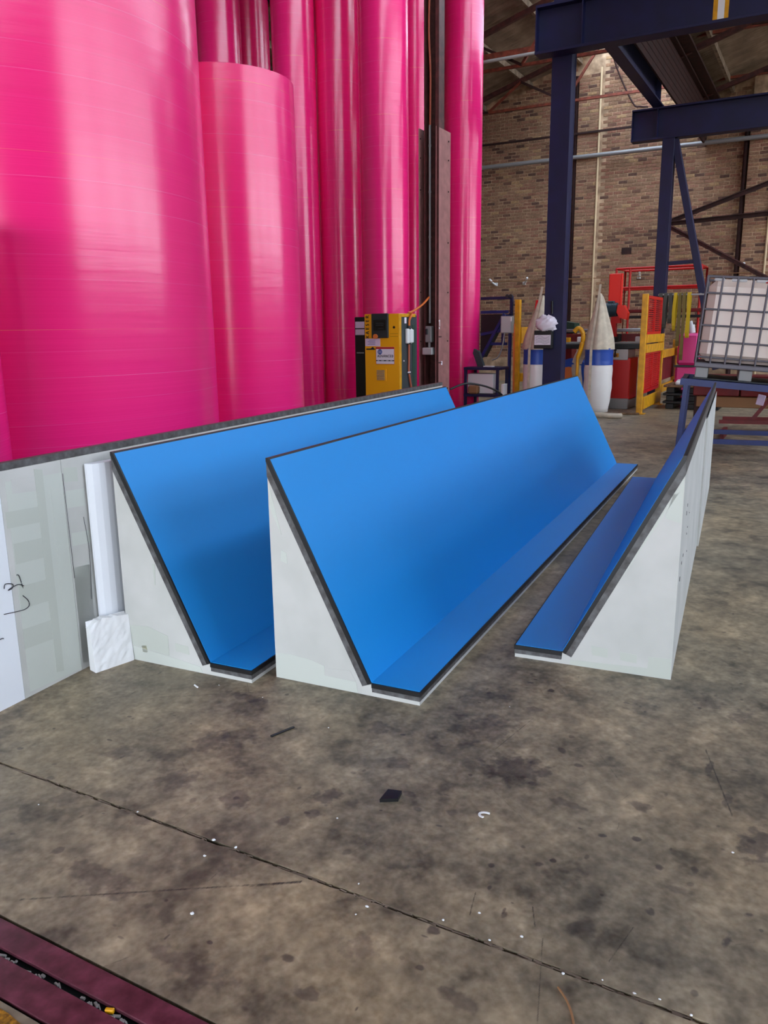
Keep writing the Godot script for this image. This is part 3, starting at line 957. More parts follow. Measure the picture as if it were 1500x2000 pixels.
func make_rolls() -> void:
	roll("huge pink film roll filling the upper left", Vector3(-5.217, 0, -4.126), 1.329, 4.7, M.film)
	roll("short fat pink film roll with pale lines and its top showing", Vector3(-4.992, 0, -6.19), 0.658, 3.69, M.film)
	roll("pink film roll cut off by the left edge of the picture", Vector3(-4.19, 0, -2.51), 0.46, 2.2, M.film)
	roll("dark pink slim roll just right of the huge roll's top", Vector3(-9.08, 0, -11.31), 0.352, 7.2, M.film)
	roll("slim pink roll in deepest shade above the short fat roll", Vector3(-9.38, 0, -12.47), 0.374, 7.1, M.film)
	roll("slim pink roll touching the right side of the short fat roll", Vector3(-7.62, 0, -11.27), 0.330, 7.6, M.film)
	roll("slim pink roll between two others, behind the dark cabinet", Vector3(-7.16, 0, -11.80), 0.345, 7.7, M.film)
	roll("tall pink roll directly behind the yellow compressor", Vector3(-6.104, 0, -11.36), 0.365, 7.9, M.film)
	roll("pink roll half hidden by the left flange of the steel column", Vector3(-6.268, 0, -12.74), 0.327, 7.9, M.film)
	roll("glossy pink roll standing right of the steel column", Vector3(-6.335, 0, -14.91), 0.357, 8.0, M.film)

# ------------------------------------------------------------------ column, compressor
func make_column() -> void:
	var o := thing("steel_column", "maroon steel roof column with bolted guard plates beside the compressor", "column", Vector3(-5.47, 0, -11.75))
	var top := 7.4
	var st := mk()
	bx(st, Vector3(-0.085, top * 0.5, 0), Vector3(0.016, top, 0.28))
	build(st, "flange", M.maroon, o)
	st = mk()
	bx(st, Vector3(0.10, top * 0.5, 0), Vector3(0.016, top, 0.28))
	cbx(st, Vector3(0.125, top * 0.5, 0.145), Vector3(0.06, top, 0.012), 0.003)
	build(st, "flange", M.maroon, o)
	st = mk()
	bx(st, Vector3(0.0, top * 0.5, -0.05), Vector3(0.18, top, 0.014))
	build(st, "web", M.maroon, o)
	for g in [[-0.175, 4.46, 0.40], [0.110, 4.46, 0.52]]:
		st = mk()
		cbx(st, Vector3(g[0], g[1] * 0.5, 0.155 - g[2] * 0.5), Vector3(0.014, g[1], g[2]), 0.003)
		if g[0] < 0: cbx(st, Vector3(g[0] + 0.045, g[1] * 0.5, -0.18), Vector3(0.09, g[1], 0.012), 0.003)
		var p := build(st, "guard_plate", M.guard, o)
		for y in [0.6, 1.35, 2.1, 2.85, 3.6, 4.05, 4.32]:
			for dz in [0.12, -0.28]:
				st = mk()
				tube(st, [Vector3(g[0], y, dz), Vector3(g[0] + 0.017, y, dz)], 0.012, 6)
				build(st, "bolt", M.rust, p)
	st = mk()
	for q in [[1.42, 0.10], [1.02, 0.03]]:
		cbx(st, Vector3(0.124, q[0], 0.06), Vector3(0.012, 0.02, 0.18), 0.003)
	build(st, "cross_cleat", M.maroon, o)
	st = mk()
	prism(st, [Vector2(-0.035, 1.68), Vector2(-0.012, 1.68), Vector2(-0.012, 1.58), Vector2(-0.03, 1.58)], 0.117, 0.119, Transform3D(Basis(Vector3.FORWARD, Vector3.UP, Vector3.RIGHT), Vector3.ZERO))
	prism(st, [Vector2(-0.05, 1.565), Vector2(-0.012, 1.57), Vector2(-0.028, 1.552), Vector2(-0.01, 1.54), Vector2(-0.045, 1.535)], 0.117, 0.119, Transform3D(Basis(Vector3.FORWARD, Vector3.UP, Vector3.RIGHT), Vector3.ZERO))
	prism(st, [Vector2(-0.058, 1.67), Vector2(-0.042, 1.675), Vector2(-0.044, 1.655), Vector2(-0.056, 1.652)], 0.117, 0.119, Transform3D(Basis(Vector3.FORWARD, Vector3.UP, Vector3.RIGHT), Vector3.ZERO))
	build(st, "chalk_mark", M.white, o)
	st = mk()
	cbx(st, Vector3(0.118, 1.10, 0.10), Vector3(0.003, 0.10, 0.03), 0.001)
	cbx(st, Vector3(0.118, 1.01, -0.06), Vector3(0.003, 0.06, 0.05), 0.001)
	cbx(st, Vector3(0.118, 0.66, -0.02), Vector3(0.003, 0.05, 0.06), 0.001)
	build(st, "paint_scrape", M.paper, o)
	# cables and switchgear in the web of the column
	st = mk()
	tube(st, bend([Vector3(-5.50, 7.3, -11.68), Vector3(-5.485, 6.6, -11.66), Vector3(-5.505, 5.8, -11.66), Vector3(-5.48, 5.2, -11.66), Vector3(-5.49, 4.5, -11.67)]), 0.016, 7)
	single("copper_cable", st, M.copper, "brown cable hanging in the web of the maroon column", "cable")
	st = mk()
	tube(st, [Vector3(-5.495, 4.5, -11.67), Vector3(-5.495, 2.0, -11.67), Vector3(-5.495, 1.63, -11.67)], 0.018, 8)
	for y in [4.2, 3.55, 2.9, 2.3]: tube(st, [Vector3(-5.495, y, -11.67), Vector3(-5.495, y + 0.03, -11.67)], 0.023, 8)
	single("conduit_pipe", st, M.grey, "grey conduit dropping down the column to the isolator switch", "pipe")
	var sw := thing("isolator_switch", "grey isolator switch on the column beside the compressor", "switch", Vector3(-5.50, 1.46, -11.66))
	st = mk()
	cbx(st, Vector3(0, 0.0, 0), Vector3(0.11, 0.25, 0.10), 0.012)
	build(st, "case", M.grey, sw)
	st = mk()
	cbx(st, Vector3(-0.02, 0.04, 0.06), Vector3(0.04, 0.09, 0.03), 0.008)
	build(st, "recess", M.charcoal, sw)
	st = mk()
	tube(st, [Vector3(0, -0.125, 0.0), Vector3(0, -0.20, 0.0)], 0.02, 8)
	build(st, "gland", M.grey_light, sw)
	st = mk()
	cbx(st, Vector3(-5.50, 1.20, -11.63), Vector3(0.17, 0.11, 0.12), 0.01)
	single("outlet_box", st, M.grey_light, "pale socket box below the isolator switch", "socket")
	st = mk()
	tube(st, bend([Vector3(-5.49, 2.02, -11.63), Vector3(-5.45, 1.90, -11.3), Vector3(-5.30, 1.80, -10.7), Vector3(-5.16, 1.76, -10.25), Vector3(-5.03, 1.74, -10.10), Vector3(-5.045, 1.67, -10.06), Vector3(-5.05, 1.59, -10.06)]), 0.016, 8)
	single("orange_cable", st, M.orange, "orange power cable looping from the column to the compressor", "cable")

func make_compressor() -> void:
	var o := thing("air_compressor", "yellow and dark grey air compressor cabinet with a control screen", "compressor", Vector3(-5.335, 0, -10.08))
	var st := mk()
	cbx(st, Vector3(0, 0.87, 0), Vector3(0.53, 1.74, 0.54), 0.012)
	build(st, "body", M.slate, o)
	st = mk()
	cbx(st, Vector3(-0.0, 0.875, 0.276), Vector3(0.536, 1.75, 0.02), 0.006)
	build(st, "front_panel", M.comp_yellow, o)
	st = mk()
	cbx(st, Vector3(0.262, 0.875, 0.255), Vector3(0.022, 1.75, 0.06), 0.006)
	cbx(st, Vector3(0.262, 1.728, 0.02), Vector3(0.022, 0.045, 0.46), 0.005)
	build(st, "corner_trim", M.yellow, o)
	st = mk()
	cbx(st, Vector3(-0.02, 1.592, 0.296), Vector3(0.26, 0.325, 0.03), 0.008)
	var cp := build(st, "control_panel", M.charcoal, o)
	st = mk()
	cbx(st, Vector3(-0.02, 1.60, 0.313), Vector3(0.19, 0.14, 0.006), 0.002)
	build(st, "screen", M.screen, cp)
	st = mk()
	bx(st, Vector3(-0.015, 1.625, 0.3166), Vector3(0.12, 0.012, 0.001))
	bx(st, Vector3(-0.015, 1.60, 0.3166), Vector3(0.12, 0.012, 0.001))
	bx(st, Vector3(0.0, 1.555, 0.3166), Vector3(0.08, 0.005, 0.001))
	build(st, "screen_lines", M.charcoal, cp)
	st = mk()
	tube(st, [Vector3(-0.08, 1.452, 0.30), Vector3(-0.08, 1.452, 0.335)], 0.032, 14)
	build(st, "stop_button", M.orange, cp)
	for y in [1.57, 0.66]:
		st = mk()
		tube(st, [Vector3(0.19 if y > 1.0 else 0.20, y, 0.284), Vector3(0.19 if y > 1.0 else 0.20, y, 0.292)], 0.017, 12)
		build(st, "door_lock", M.black, o)
	for y in [1.48, 1.515]:
		st = mk()
		bx(st, Vector3(0.19, y - 0.03, 0.2863), Vector3(0.12, 0.003, 0.001))
		build(st, "seam", M.rust, o)
	words("KAESER", 0.050, 0.004, M.black, o, "lettering", Vector3(-0.222, 1.578, 0.2875), Basis(Vector3.BACK, PI / 2), true, 12)
	st = mk()
	cbx(st, Vector3(-0.142, 1.372, 0.2875), Vector3(0.235, 0.102, 0.003), 0.001)
	var note := build(st, "paper_note", M.lilac_paper, o)
	st = mk()
	for k in 4: bx(st, Vector3(-0.15 - 0.012 * (k % 2), 1.40 - 0.018 * k, 0.2893), Vector3(0.10 + 0.02 * (k % 2), 0.005, 0.0006))
	build(st, "writing_lines", M.ink_blue, note)
	st = mk()                                            # worn badge: a dark dash with a raised tick
	prism(st, [Vector2(-0.245, 1.272), Vector2(-0.12, 1.272), Vector2(-0.09, 1.284), Vector2(-0.12, 1.288), Vector2(-0.14, 1.312), Vector2(-0.155, 1.306), Vector2(-0.175, 1.290), Vector2(-0.245, 1.290)], 0.286, 0.2885)
	build(st, "badge", M.ink, o)
	st = mk()
	cbx(st, Vector3(0.05, 1.195, 0.2885), Vector3(0.285, 0.232, 0.005), 0.0015)
	var sg := build(st, "service_sign", M.paper, o)
	st = mk()
	bx(st, Vector3(0.05, 1.296, 0.2914), Vector3(0.28, 0.026, 0.001))
	for e in [-0.141, 0.141]: bx(st, Vector3(0.05 + e, 1.195, 0.2914), Vector3(0.004, 0.23, 0.001))
	bx(st, Vector3(0.05, 1.081, 0.2914), Vector3(0.28, 0.005, 0.001))
	build(st, "sign_border", M.ink_red, sg)
	st = mk()
	tube(st, [Vector3(-0.03, 1.245, 0.291), Vector3(-0.03, 1.245, 0.2922)], 0.036, 20)
	build(st, "sign_emblem", M.ink_blue, sg)
	st = mk()
	for k in 3: bx(st, Vector3(-0.03, 1.232 + 0.013 * k, 0.2926), Vector3(0.055, 0.0035, 0.0008))
	build(st, "emblem_bars", M.paper, sg)
	words("ADVANCED", 0.034, 0.002, M.ink, sg, "sign_lettering", Vector3(0.055, 1.187, 0.2915))
	st = mk()
	bx(st, Vector3(0.05, 1.127, 0.2914), Vector3(0.28, 0.014, 0.001))
	build(st, "sign_stripe", M.ink, sg)
	for q in [[-0.055, 0.03], [0.01, 0.04], [0.085, 0.035], [0.145, 0.03]]:
		st = mk()
		bx(st, Vector3(q[0], 1.127, 0.2922), Vector3(q[1], 0.005, 0.001))
		build(st, "stripe_print", M.paper, sg)
	st = mk()
	cbx(st, Vector3(-0.02, 0.93, 0.288), Vector3(0.17, 0.17, 0.006), 0.003)
	var vent := build(st, "vent_frame", M.comp_yellow, o)
	for k in 9:
		st = mk()
		bx(st, Vector3(-0.022, 0.868 + 0.0155 * k, 0.292), Vector3(0.125, 0.009, 0.004), Basis(Vector3.RIGHT, 0.5))
		build(st, "slat", M.grey, vent)
	# switch box and hose on the side
	st = mk()
	cbx(st, Vector3(0.285, 1.45, 0.03), Vector3(0.045, 0.20, 0.16), 0.012)
	cbx(st, Vector3(0.31, 1.45, 0.0), Vector3(0.03, 0.18, 0.10), 0.01)
	build(st, "switch_box", M.white, o)
	st = mk()
	tube(st, [Vector3(0.285, 1.34, 0.03), Vector3(0.285, 1.36, 0.03)], 0.03, 10)
	build(st, "cable_gland", M.black, o)
	st = mk()
	tube(st, [Vector3(0.285, 1.54, 0.03), Vector3(0.285, 1.585, 0.02)], 0.03, 10)
	build(st, "cable_gland", M.black, o)
	st = mk()
	tube(st, bend([Vector3(0.285, 1.36, 0.03), Vector3(0.283, 1.15, 0.025), Vector3(0.28, 0.98, 0.03), Vector3(0.283, 0.85, 0.0), Vector3(0.29, 0.62, -0.06), Vector3(0.29, 0.3, -0.07)]), 0.015, 8)
	build(st, "hose", M.copper, o)
	st = mk()
	cbx(st, Vector3(0.285, 0.96, 0.03), Vector3(0.02, 0.02, 0.07), 0.004)
	build(st, "hose_clip", M.paper, o)
	st = mk()
	cbx(st, Vector3(0.268, 1.66, 0.10), Vector3(0.004, 0.08, 0.06), 0.001)
	build(st, "tag", M.paper, o)
	st = mk()
	cbx(st, Vector3(0.272, 1.12, 0.16), Vector3(0.008, 0.02, 0.02), 0.002)
	build(st, "side_latch", M.paper, o)
	st = mk()
	cbx(st, Vector3(0.268, 1.0, -0.15), Vector3(0.006, 1.2, 0.07), 0.002)
	build(st, "side_strip", M.green, o)
	var c := thing("dark_cabinet", "narrow black cabinet beside the yellow compressor, with a label", "cabinet", Vector3(-5.86, 0, -10.36))
	st = mk()
	cbx(st, Vector3(0, 0.86, 0), Vector3(0.18, 1.72, 0.5), 0.01)
	build(st, "body", M.black, c)
	st = mk()
	cbx(st, Vector3(0.0, 1.61, 0.252), Vector3(0.15, 0.09, 0.003), 0.001)
	cbx(st, Vector3(0.0, 1.51, 0.252), Vector3(0.15, 0.08, 0.003), 0.001)
	build(st, "label_plate", M.lilac_paper, c)
	st = mk()
	cbx(st, Vector3(0.0, 1.22, 0.252), Vector3(0.12, 0.016, 0.003), 0.001)
	build(st, "name_strip", M.grey, c)
	st = mk()
	tube(st, bend([Vector3(-3.21, 0.99, -6.72), Vector3(-3.10, 1.03, -6.95), Vector3(-2.98, 0.90, -7.45), Vector3(-2.86, 0.62, -7.55), Vector3(-2.9, 0.3, -7.5), Vector3(-3.1, 0.06, -7.3), Vector3(-3.3, 0.012, -7.2)]), 0.010, 7)
	var hose := single("black_hose", st, M.board_black, "black hose looping up behind the far end of the blue block", "hose")
	hose.position = Vector3(0.14, 0, -0.25)

# ------------------------------------------------------------------ gantry
func make_gantry() -> void:
	var o := thing("steel_gantry", "navy blue steel gantry of posts and beams spanning the upper right", "gantry", Vector3(0, 0, -13.66))
	var st := mk()
	ibeam(st, Vector3(-4.077, 0.0, 0), Vector3(-4.077, 7.9, 0), 0.26, 0.32, 0.02, 0.014, Vector3.BACK)
	bx(st, Vector3(-3.93, 3.95, 0.0), Vector3(0.014, 7.9, 0.215))
	bx(st, Vector3(-4.224, 3.95, 0.0), Vector3(0.014, 7.9, 0.215))
	build(st, "post", M.navy, o)
	st = mk()
	cbx(st, Vector3(-4.077, 0.012, 0), Vector3(0.5, 0.024, 0.46), 0.003)
	build(st, "base_plate", M.navy, o)
	st = mk()
	ibeam(st, Vector3(-4.43, 6.035, 0.29), Vector3(4.0, 6.035, 0.29), 0.69, 0.28, 0.04, 0.018)
	var b1 := build(st, "main_beam", M.navy, o)
	for x in [-4.42, -3.70, 0.4, 3.98]:
		st = mk()
		bx(st, Vector3(x, 6.035, 0.29), Vector3(0.018, 0.61, 0.27))
		build(st, "stiffener", M.navy, b1)
	for q in [[-1.828, 0.06], [-1.678, 0.055]]:
		st = mk()
		bx(st, Vector3(q[0], 6.035, 0.303), Vector3(q[1], 0.61, 0.005))
		build(st, "yellow_stripe", M.yellow, b1)
	st = mk()
	bx(st, Vector3(-1.752, 6.035, 0.303), Vector3(0.09, 0.61, 0.005))
	build(st, "white_stripe", M.white, b1)
	st = mk()
	ibeam(st, Vector3(-3.81, 5.41, -3.94), Vector3(4.0, 5.41, -3.94), 0.585, 0.26, 0.032, 0.014)
	var b2 := build(st, "rear_beam", M.navy, o)
	for x in [-3.80, -3.32, 0.4]:
		st = mk()
		bx(st, Vector3(x, 5.41, -3.94), Vector3(0.014, 0.52, 0.25))
		build(st, "stiffener", M.navy, b2)
	for x in [-3.325, 3.0]:
		st = mk()
		ibeam(st, Vector3(x, 5.98, 0.13), Vector3(x, 5.98, -4.05), 0.54, 0.20, 0.03, 0.014)
		build(st, "cross_beam", M.navy, o)
	st = mk()
	bx(st, Vector3(-3.325, 5.98, -3.5), Vector3(0.19, 0.48, 0.014))
	build(st, "stiffener", M.navy, o)
	st = mk()
	bar(st, Vector3(-3.085, 0.0, -3.94), Vector3(-3.085, 5.12, -3.94), 0.23, 0.23, Vector3.BACK, 0.006)
	build(st, "post", M.navy, o)
	st = mk()
	bar(st, Vector3(-2.976, 5.09, -3.94), Vector3(-1.90, 0.67, -3.94), 0.13, 0.16, Vector3.BACK, 0.004)
	build(st, "brace", M.navy, o)
	st = mk()
	bar(st, Vector3(-2.976, 2.77, -3.94), Vector3(-2.45, 2.79, -3.94), 0.05, 0.07)
	build(st, "tie", M.navy, o)
	for z in [0.29, -3.94]:
		st = mk()
		bar(st, Vector3(3.8, 0.0, z), Vector3(3.8, 5.68 if z > 0.0 else 5.11, z), 0.25, 0.25, Vector3.BACK, 0.006)
		build(st, "post", M.navy, o)
	# holder on the post
	var h := thing("document_holder", "black box holder strapped to the tall blue post, with a paper", "holder", Vector3(-4.19, 1.18, -13.40))
	h.scale = Vector3(1.359, 1.359, 1.359)
	st = mk()
	cbx(st, Vector3(0, 0.12, 0), Vector3(0.22, 0.22, 0.10), 0.004)
	build(st, "box", M.black, h)
	st = mk()
	cbx(st, Vector3(0, 0.115, 0.053), Vector3(0.205, 0.12, 0.003), 0.001)
	build(st, "paper", M.paper, h)
	st = mk()
	rng.seed = 15
	for k in 6:
		var y := 0.075 + 0.015 * k
		tube(st, bend([Vector3(-0.09, y, 0.0555), Vector3(-0.03, y + 0.012, 0.0555), Vector3(0.03, y - 0.006, 0.0555), Vector3(0.09, y + 0.01, 0.0555)], 4), 0.0016, 4)
	build(st, "scribbles", M.ink, h)
	st = mk(true)
	var nz := FastNoiseLite.new()
	nz.seed = 22
	nz.frequency = 9.0
	for i in 16:
		for j in 28:
			var q := []
			for s in [[i, j], [i, j + 1], [i + 1, j + 1], [i + 1, j]]:
				var la: float = PI * s[0] / 16.0
				var lo: float = TAU * (s[1] % 28) / 28.0
				var n3 := Vector3(sin(la) * cos(lo), cos(la), sin(la) * sin(lo))
				var r := 1.0 + 0.45 * nz.get_noise_3dv(n3 * 0.35) + 0.2 * nz.get_noise_3dv(n3 * 0.9 + Vector3.ONE * 3.0)
				q.append(Vector3(-4.15, 1.60, -13.38) + n3 * r * Vector3(0.18, 0.13, 0.10))
			quad(st, q[0], q[1], q[2], q[3])
	single("crumpled_bag", st, M.paper, "crumpled white plastic bag stuffed on top of the black holder", "bag")
	st = mk()
	tube(st, bend([Vector3(-4.10, 1.97, -13.505), Vector3(-4.095, 1.86, -13.50), Vector3(-4.09, 1.76, -13.49)]), 0.02, 6)
	single("strap_loop", st, M.black, "black strap hanging on the tall blue post above the bag", "strap")

# ------------------------------------------------------------------ back of the hall
func dust_bag(label: String, at: Vector3, w: float, lean: float) -> void:
	var o := thing("dust_collector", label, "dust collector", at, 0.0, "dust collector bags")
	var r := w * 0.5
	var st := mk(true)
	for part_ in [["lower_bag", 0.05, 0.88, "bag_plastic"], ["drum_band", 0.88, 1.17, "band_blue"]]:
		st = mk(true)
		var prof := []
		var n := 10
		for k in n + 1:
			var t := float(k) / n
			var rr := r
			if part_[0] == "lower_bag": rr = r * (0.80 + 0.20 * minf(1.0, t * 2.2)) * (1.0 - 0.02 * sin(t * 20.0))
			prof.append(Vector2(rr + (0.006 if part_[0] == "drum_band" and k in [0, 1, n - 1, n] else 0.0), lerpf(part_[1], part_[2], t)))
		if part_[0] == "lower_bag": prof.push_front(Vector2(0.001, 0.03))
		lathe(st, prof, Vector3.ZERO, 28)
		build(st, part_[0], M[part_[3]], o)
	st = mk(true)                                         # cloth filter hung to a point, with folds
	var rows := 16
	var nn := 40
	var pt := func(i: int, j: int) -> Vector3:
		var t := float(j) / rows
		var a := TAU * (i % nn) / nn
		var rr := r * (1.03 + 0.06 * sin(t * 7.0)) * pow(1.0 - t, 0.75) + 0.012
		rr *= 1.0 + (0.13 * t + 0.03) * sin(a * 5.0 + 1.0) + 0.05 * sin(a * 9.0)
		return Vector3(cos(a) * rr + lean * t * t, 1.15 + t * 0.96, sin(a) * rr)
	for j in rows:
		for i in nn:
			quad(st, pt.call(i, j), pt.call(i + 1, j), pt.call(i + 1, j + 1), pt.call(i, j + 1))
	build(st, "cloth_filter", M.canvas, o)
	st = mk()
	bar(st, Vector3(-0.08, 0.05, r + 0.012), Vector3(-0.08, 1.15, r + 0.012), 0.045, 0.012, Vector3.BACK)
	bar(st, Vector3(-0.08, 1.15, r + 0.014), Vector3(lean * 0.9, 2.26, 0.05), 0.035, 0.014, Vector3.BACK)
	build(st, "hanging_strap", M.canvas, o)

func make_back() -> void:
	dust_bag("white dust collector bag standing free in front of the red machine", Vector3(-3.53, 0, -14.55), 0.49, -0.02)
	dust_bag("white dust collector bag half hidden behind the tall blue post", Vector3(-4.66, 0, -14.6), 0.54, 0.06)
	var st := mk()
	# rags and scraps at the foot of the bag
	tube(st, bend([Vector3(-3.58, 0.04, -14.0), Vector3(-3.35, 0.06, -13.9), Vector3(-3.1, 0.045, -13.95), Vector3(-2.98, 0.04, -14.05)]), 0.045, 8)
	single("rolled_cloth", st, M.canvas, "rolled dirty cloth on the floor in front of the dust bag", "cloth")
	st = mk()
	cbx(st, Vector3(-2.98, 0.02, -14.65), Vector3(0.36, 0.035, 0.07), 0.006, Basis(Vector3.UP, 0.25))
	single("timber_offcut", st, M.timber, "pale stick lying between the dust bag and the yellow barrier", "offcut")
	st = mk()
	tube(st, bend([Vector3(-3.70, 1.15, -14.75), Vector3(-3.9, 1.1, -14.85), Vector3(-4.02, 0.85, -14.9), Vector3(-3.98, 0.45, -14.9), Vector3(-4.0, 0.06, -14.9)]), 0.09, 12)
	single("dust_hose", st, M.canvas, "limp beige hose sleeve drooping left of the free standing dust bag", "hose")
	# red saw
	var s := thing("radial_saw", "red saw machine with upright column, motor and long bench behind the dust bag", "saw", Vector3(-3.65, 0, -16.0))
	st = mk()
	cbx(st, Vector3(0.12, 0.56, 0), Vector3(0.66, 0.80, 0.7), 0.015)
	build(st, "cabinet", M.red, s)
	st = mk()
	cbx(st, Vector3(0.10, 0.10, 0.02), Vector3(0.70, 0.20, 0.76), 0.01)
	build(st, "plinth", M.grey, s)
	st = mk()
	cbx(st, Vector3(0.05, 1.02, 0.04), Vector3(0.70, 0.20, 0.66), 0.01)
	var ap := build(st, "apron", M.grey_light, s)
	st = mk()
	cbx(st, Vector3(0.12, 1.01, 0.374), Vector3(0.22, 0.075, 0.01), 0.004)
	build(st, "name_plate", M.yellow, ap)
	for q in [[0.055, 0.022], [0.082, 0.018], [0.105, 0.02], [0.128, 0.016], [0.165, 0.024], [0.192, 0.02]]:
		st = mk()
		bx(st, Vector3(q[0], 1.01, 0.380), Vector3(q[1], 0.036, 0.002))
		build(st, "plate_print", M.red_dark, ap)
	st = mk()
	cbx(st, Vector3(-0.375, 1.17, 0.0), Vector3(1.95, 0.09, 0.7), 0.01)
	build(st, "bench_top", M.black, s)
	st = mk()
	cbx(st, Vector3(-0.375, 1.235, 0.0), Vector3(1.95, 0.03, 0.66), 0.005)
	build(st, "bench_surface", M.grey, s)
	st = mk()
	bar(st, Vector3(-1.3, 1.47, -0.25), Vector3(0.6, 1.47, -0.25), 0.05, 0.06, Vector3.UP, 0.01)
	build(st, "fence_rail", M.steel, s)
	st = mk()
	bar(st, Vector3(-1.2, 1.33, -0.2), Vector3(0.6, 1.33, -0.2), 0.02, 0.14, Vector3.UP, 0.004)
	build(st, "fence_back", M.red_dark, s)
	st = mk()
	cbx(st, Vector3(-0.02, 2.20, -0.2), Vector3(0.23, 0.66, 0.16), 0.012)
	cbx(st, Vector3(0.105, 2.20, -0.17), Vector3(0.02, 0.66, 0.10), 0.004)
	build(st, "upright_column", M.red_bright, s)
	st = mk()
	tube(st, [Vector3(-0.12, 1.85, 0.1), Vector3(0.10, 1.85, 0.1)], 0.13, 18)
	for k in 6: tube(st, [Vector3(-0.10 + 0.035 * k, 1.85, 0.1), Vector3(-0.092 + 0.035 * k, 1.85, 0.1)], 0.137, 18)
	cbx(st, Vector3(-0.02, 1.99, 0.1), Vector3(0.12, 0.05, 0.10), 0.01)
	build(st, "motor", M.motor, s)
	st = mk()
	prism(st, [Vector2(0.11, 1.80), Vector2(0.17, 1.70), Vector2(0.30, 1.66), Vector2(0.32, 1.78), Vector2(0.24, 1.93), Vector2(0.13, 1.94)], 0.02, 0.22)
	build(st, "blade_guard", M.red_bright, s)
	st = mk()
	prism(st, [Vector2(0.0, 1.72), Vector2(0.17, 1.74), Vector2(0.17, 1.60), Vector2(0.09, 1.60), Vector2(0.09, 1.35), Vector2(-0.03, 1.35)], 0.0, 0.14)
	build(st, "saw_arm", M.red, s)
	st = mk()
	cbx(st, Vector3(0.03, 1.29, 0.08), Vector3(0.18, 0.12, 0.2), 0.01)
	cbx(st, Vector3(0.17, 1.33, 0.1), Vector3(0.06, 0.14, 0.08), 0.01)
	build(st, "saw_foot", M.black, s)
	st = mk()
	tube(st, [Vector3(0.16, 1.13, 0.34), Vector3(0.16, 0.98, 0.40)], 0.016, 8)
	cbx(st, Vector3(0.16, 1.11, 0.36), Vector3(0.05, 0.05, 0.05), 0.01)
	build(st, "crank", M.black, s)
	for q in [[-0.55, "white pot standing on the saw bench left of the dust bag", "white"], [0.55, "pale box standing on the saw bench by the barrier", "grey_light"]]:
		st = mk()
		cbx(st, Vector3(-3.65 + q[0], 1.302, -15.80), Vector3(0.12, 0.10, 0.12), 0.012)
		single("bench_box", st, M[q[2]], q[1], "box")
	for q in [[-0.95, "red tool lying on the bench beside the blue post", "red"], [-0.78, "yellow block on the saw bench near the dust bag", "yellow"]]:
		st = mk()
		cbx(st, Vector3(-3.65 + q[0], 1.297, -15.74), Vector3(0.09, 0.09, 0.08), 0.01)
		single("bench_tool", st, M[q[2]], q[1], "tool")
	var gm := thing("green_machine", "dark green machine cover behind the bench by the blue post", "machine", Vector3(-5.0, 0, -17.2))
	st = mk()
	prism(st, [Vector2(-0.35, 1.42), Vector2(0.35, 1.42), Vector2(0.33, 1.62), Vector2(0.1, 1.66), Vector2(-0.3, 1.66)], -0.2, 0.2)
	build(st, "cover", M.green, gm)
	st = mk()
	cbx(st, Vector3(0, 0.71, 0), Vector3(0.6, 1.42, 0.36), 0.01)
	build(st, "stand", M.red_dark, gm)
	# drum seen between post and bag
	var wheel := thing("blue_drum", "round blue drum end with an orange centre beside the tall post", "drum", Vector3(-4.22, 0.0, -15.42))
	st = mk()
	tube(st, [Vector3(0, 0.62, -0.2), Vector3(0, 0.62, 0.1)], 0.34, 32)
	build(st, "drum", M.band_blue, wheel)
	st = mk()
	tube(st, [Vector3(-0.06, 0.60, 0.1), Vector3(-0.06, 0.60, 0.125)], 0.2, 24)
	build(st, "centre", M.orange, wheel)
	st = mk()
	for x in [-0.2, 0.2]: bar(st, Vector3(x, 0.0, -0.05), Vector3(x, 0.35, -0.05), 0.05, 0.05, Vector3.BACK)
	build(st, "cradle_leg", M.navy, wheel)
	make_barrier()
	make_railing()
	make_straps()
	make_tank()
	make_left_machine()

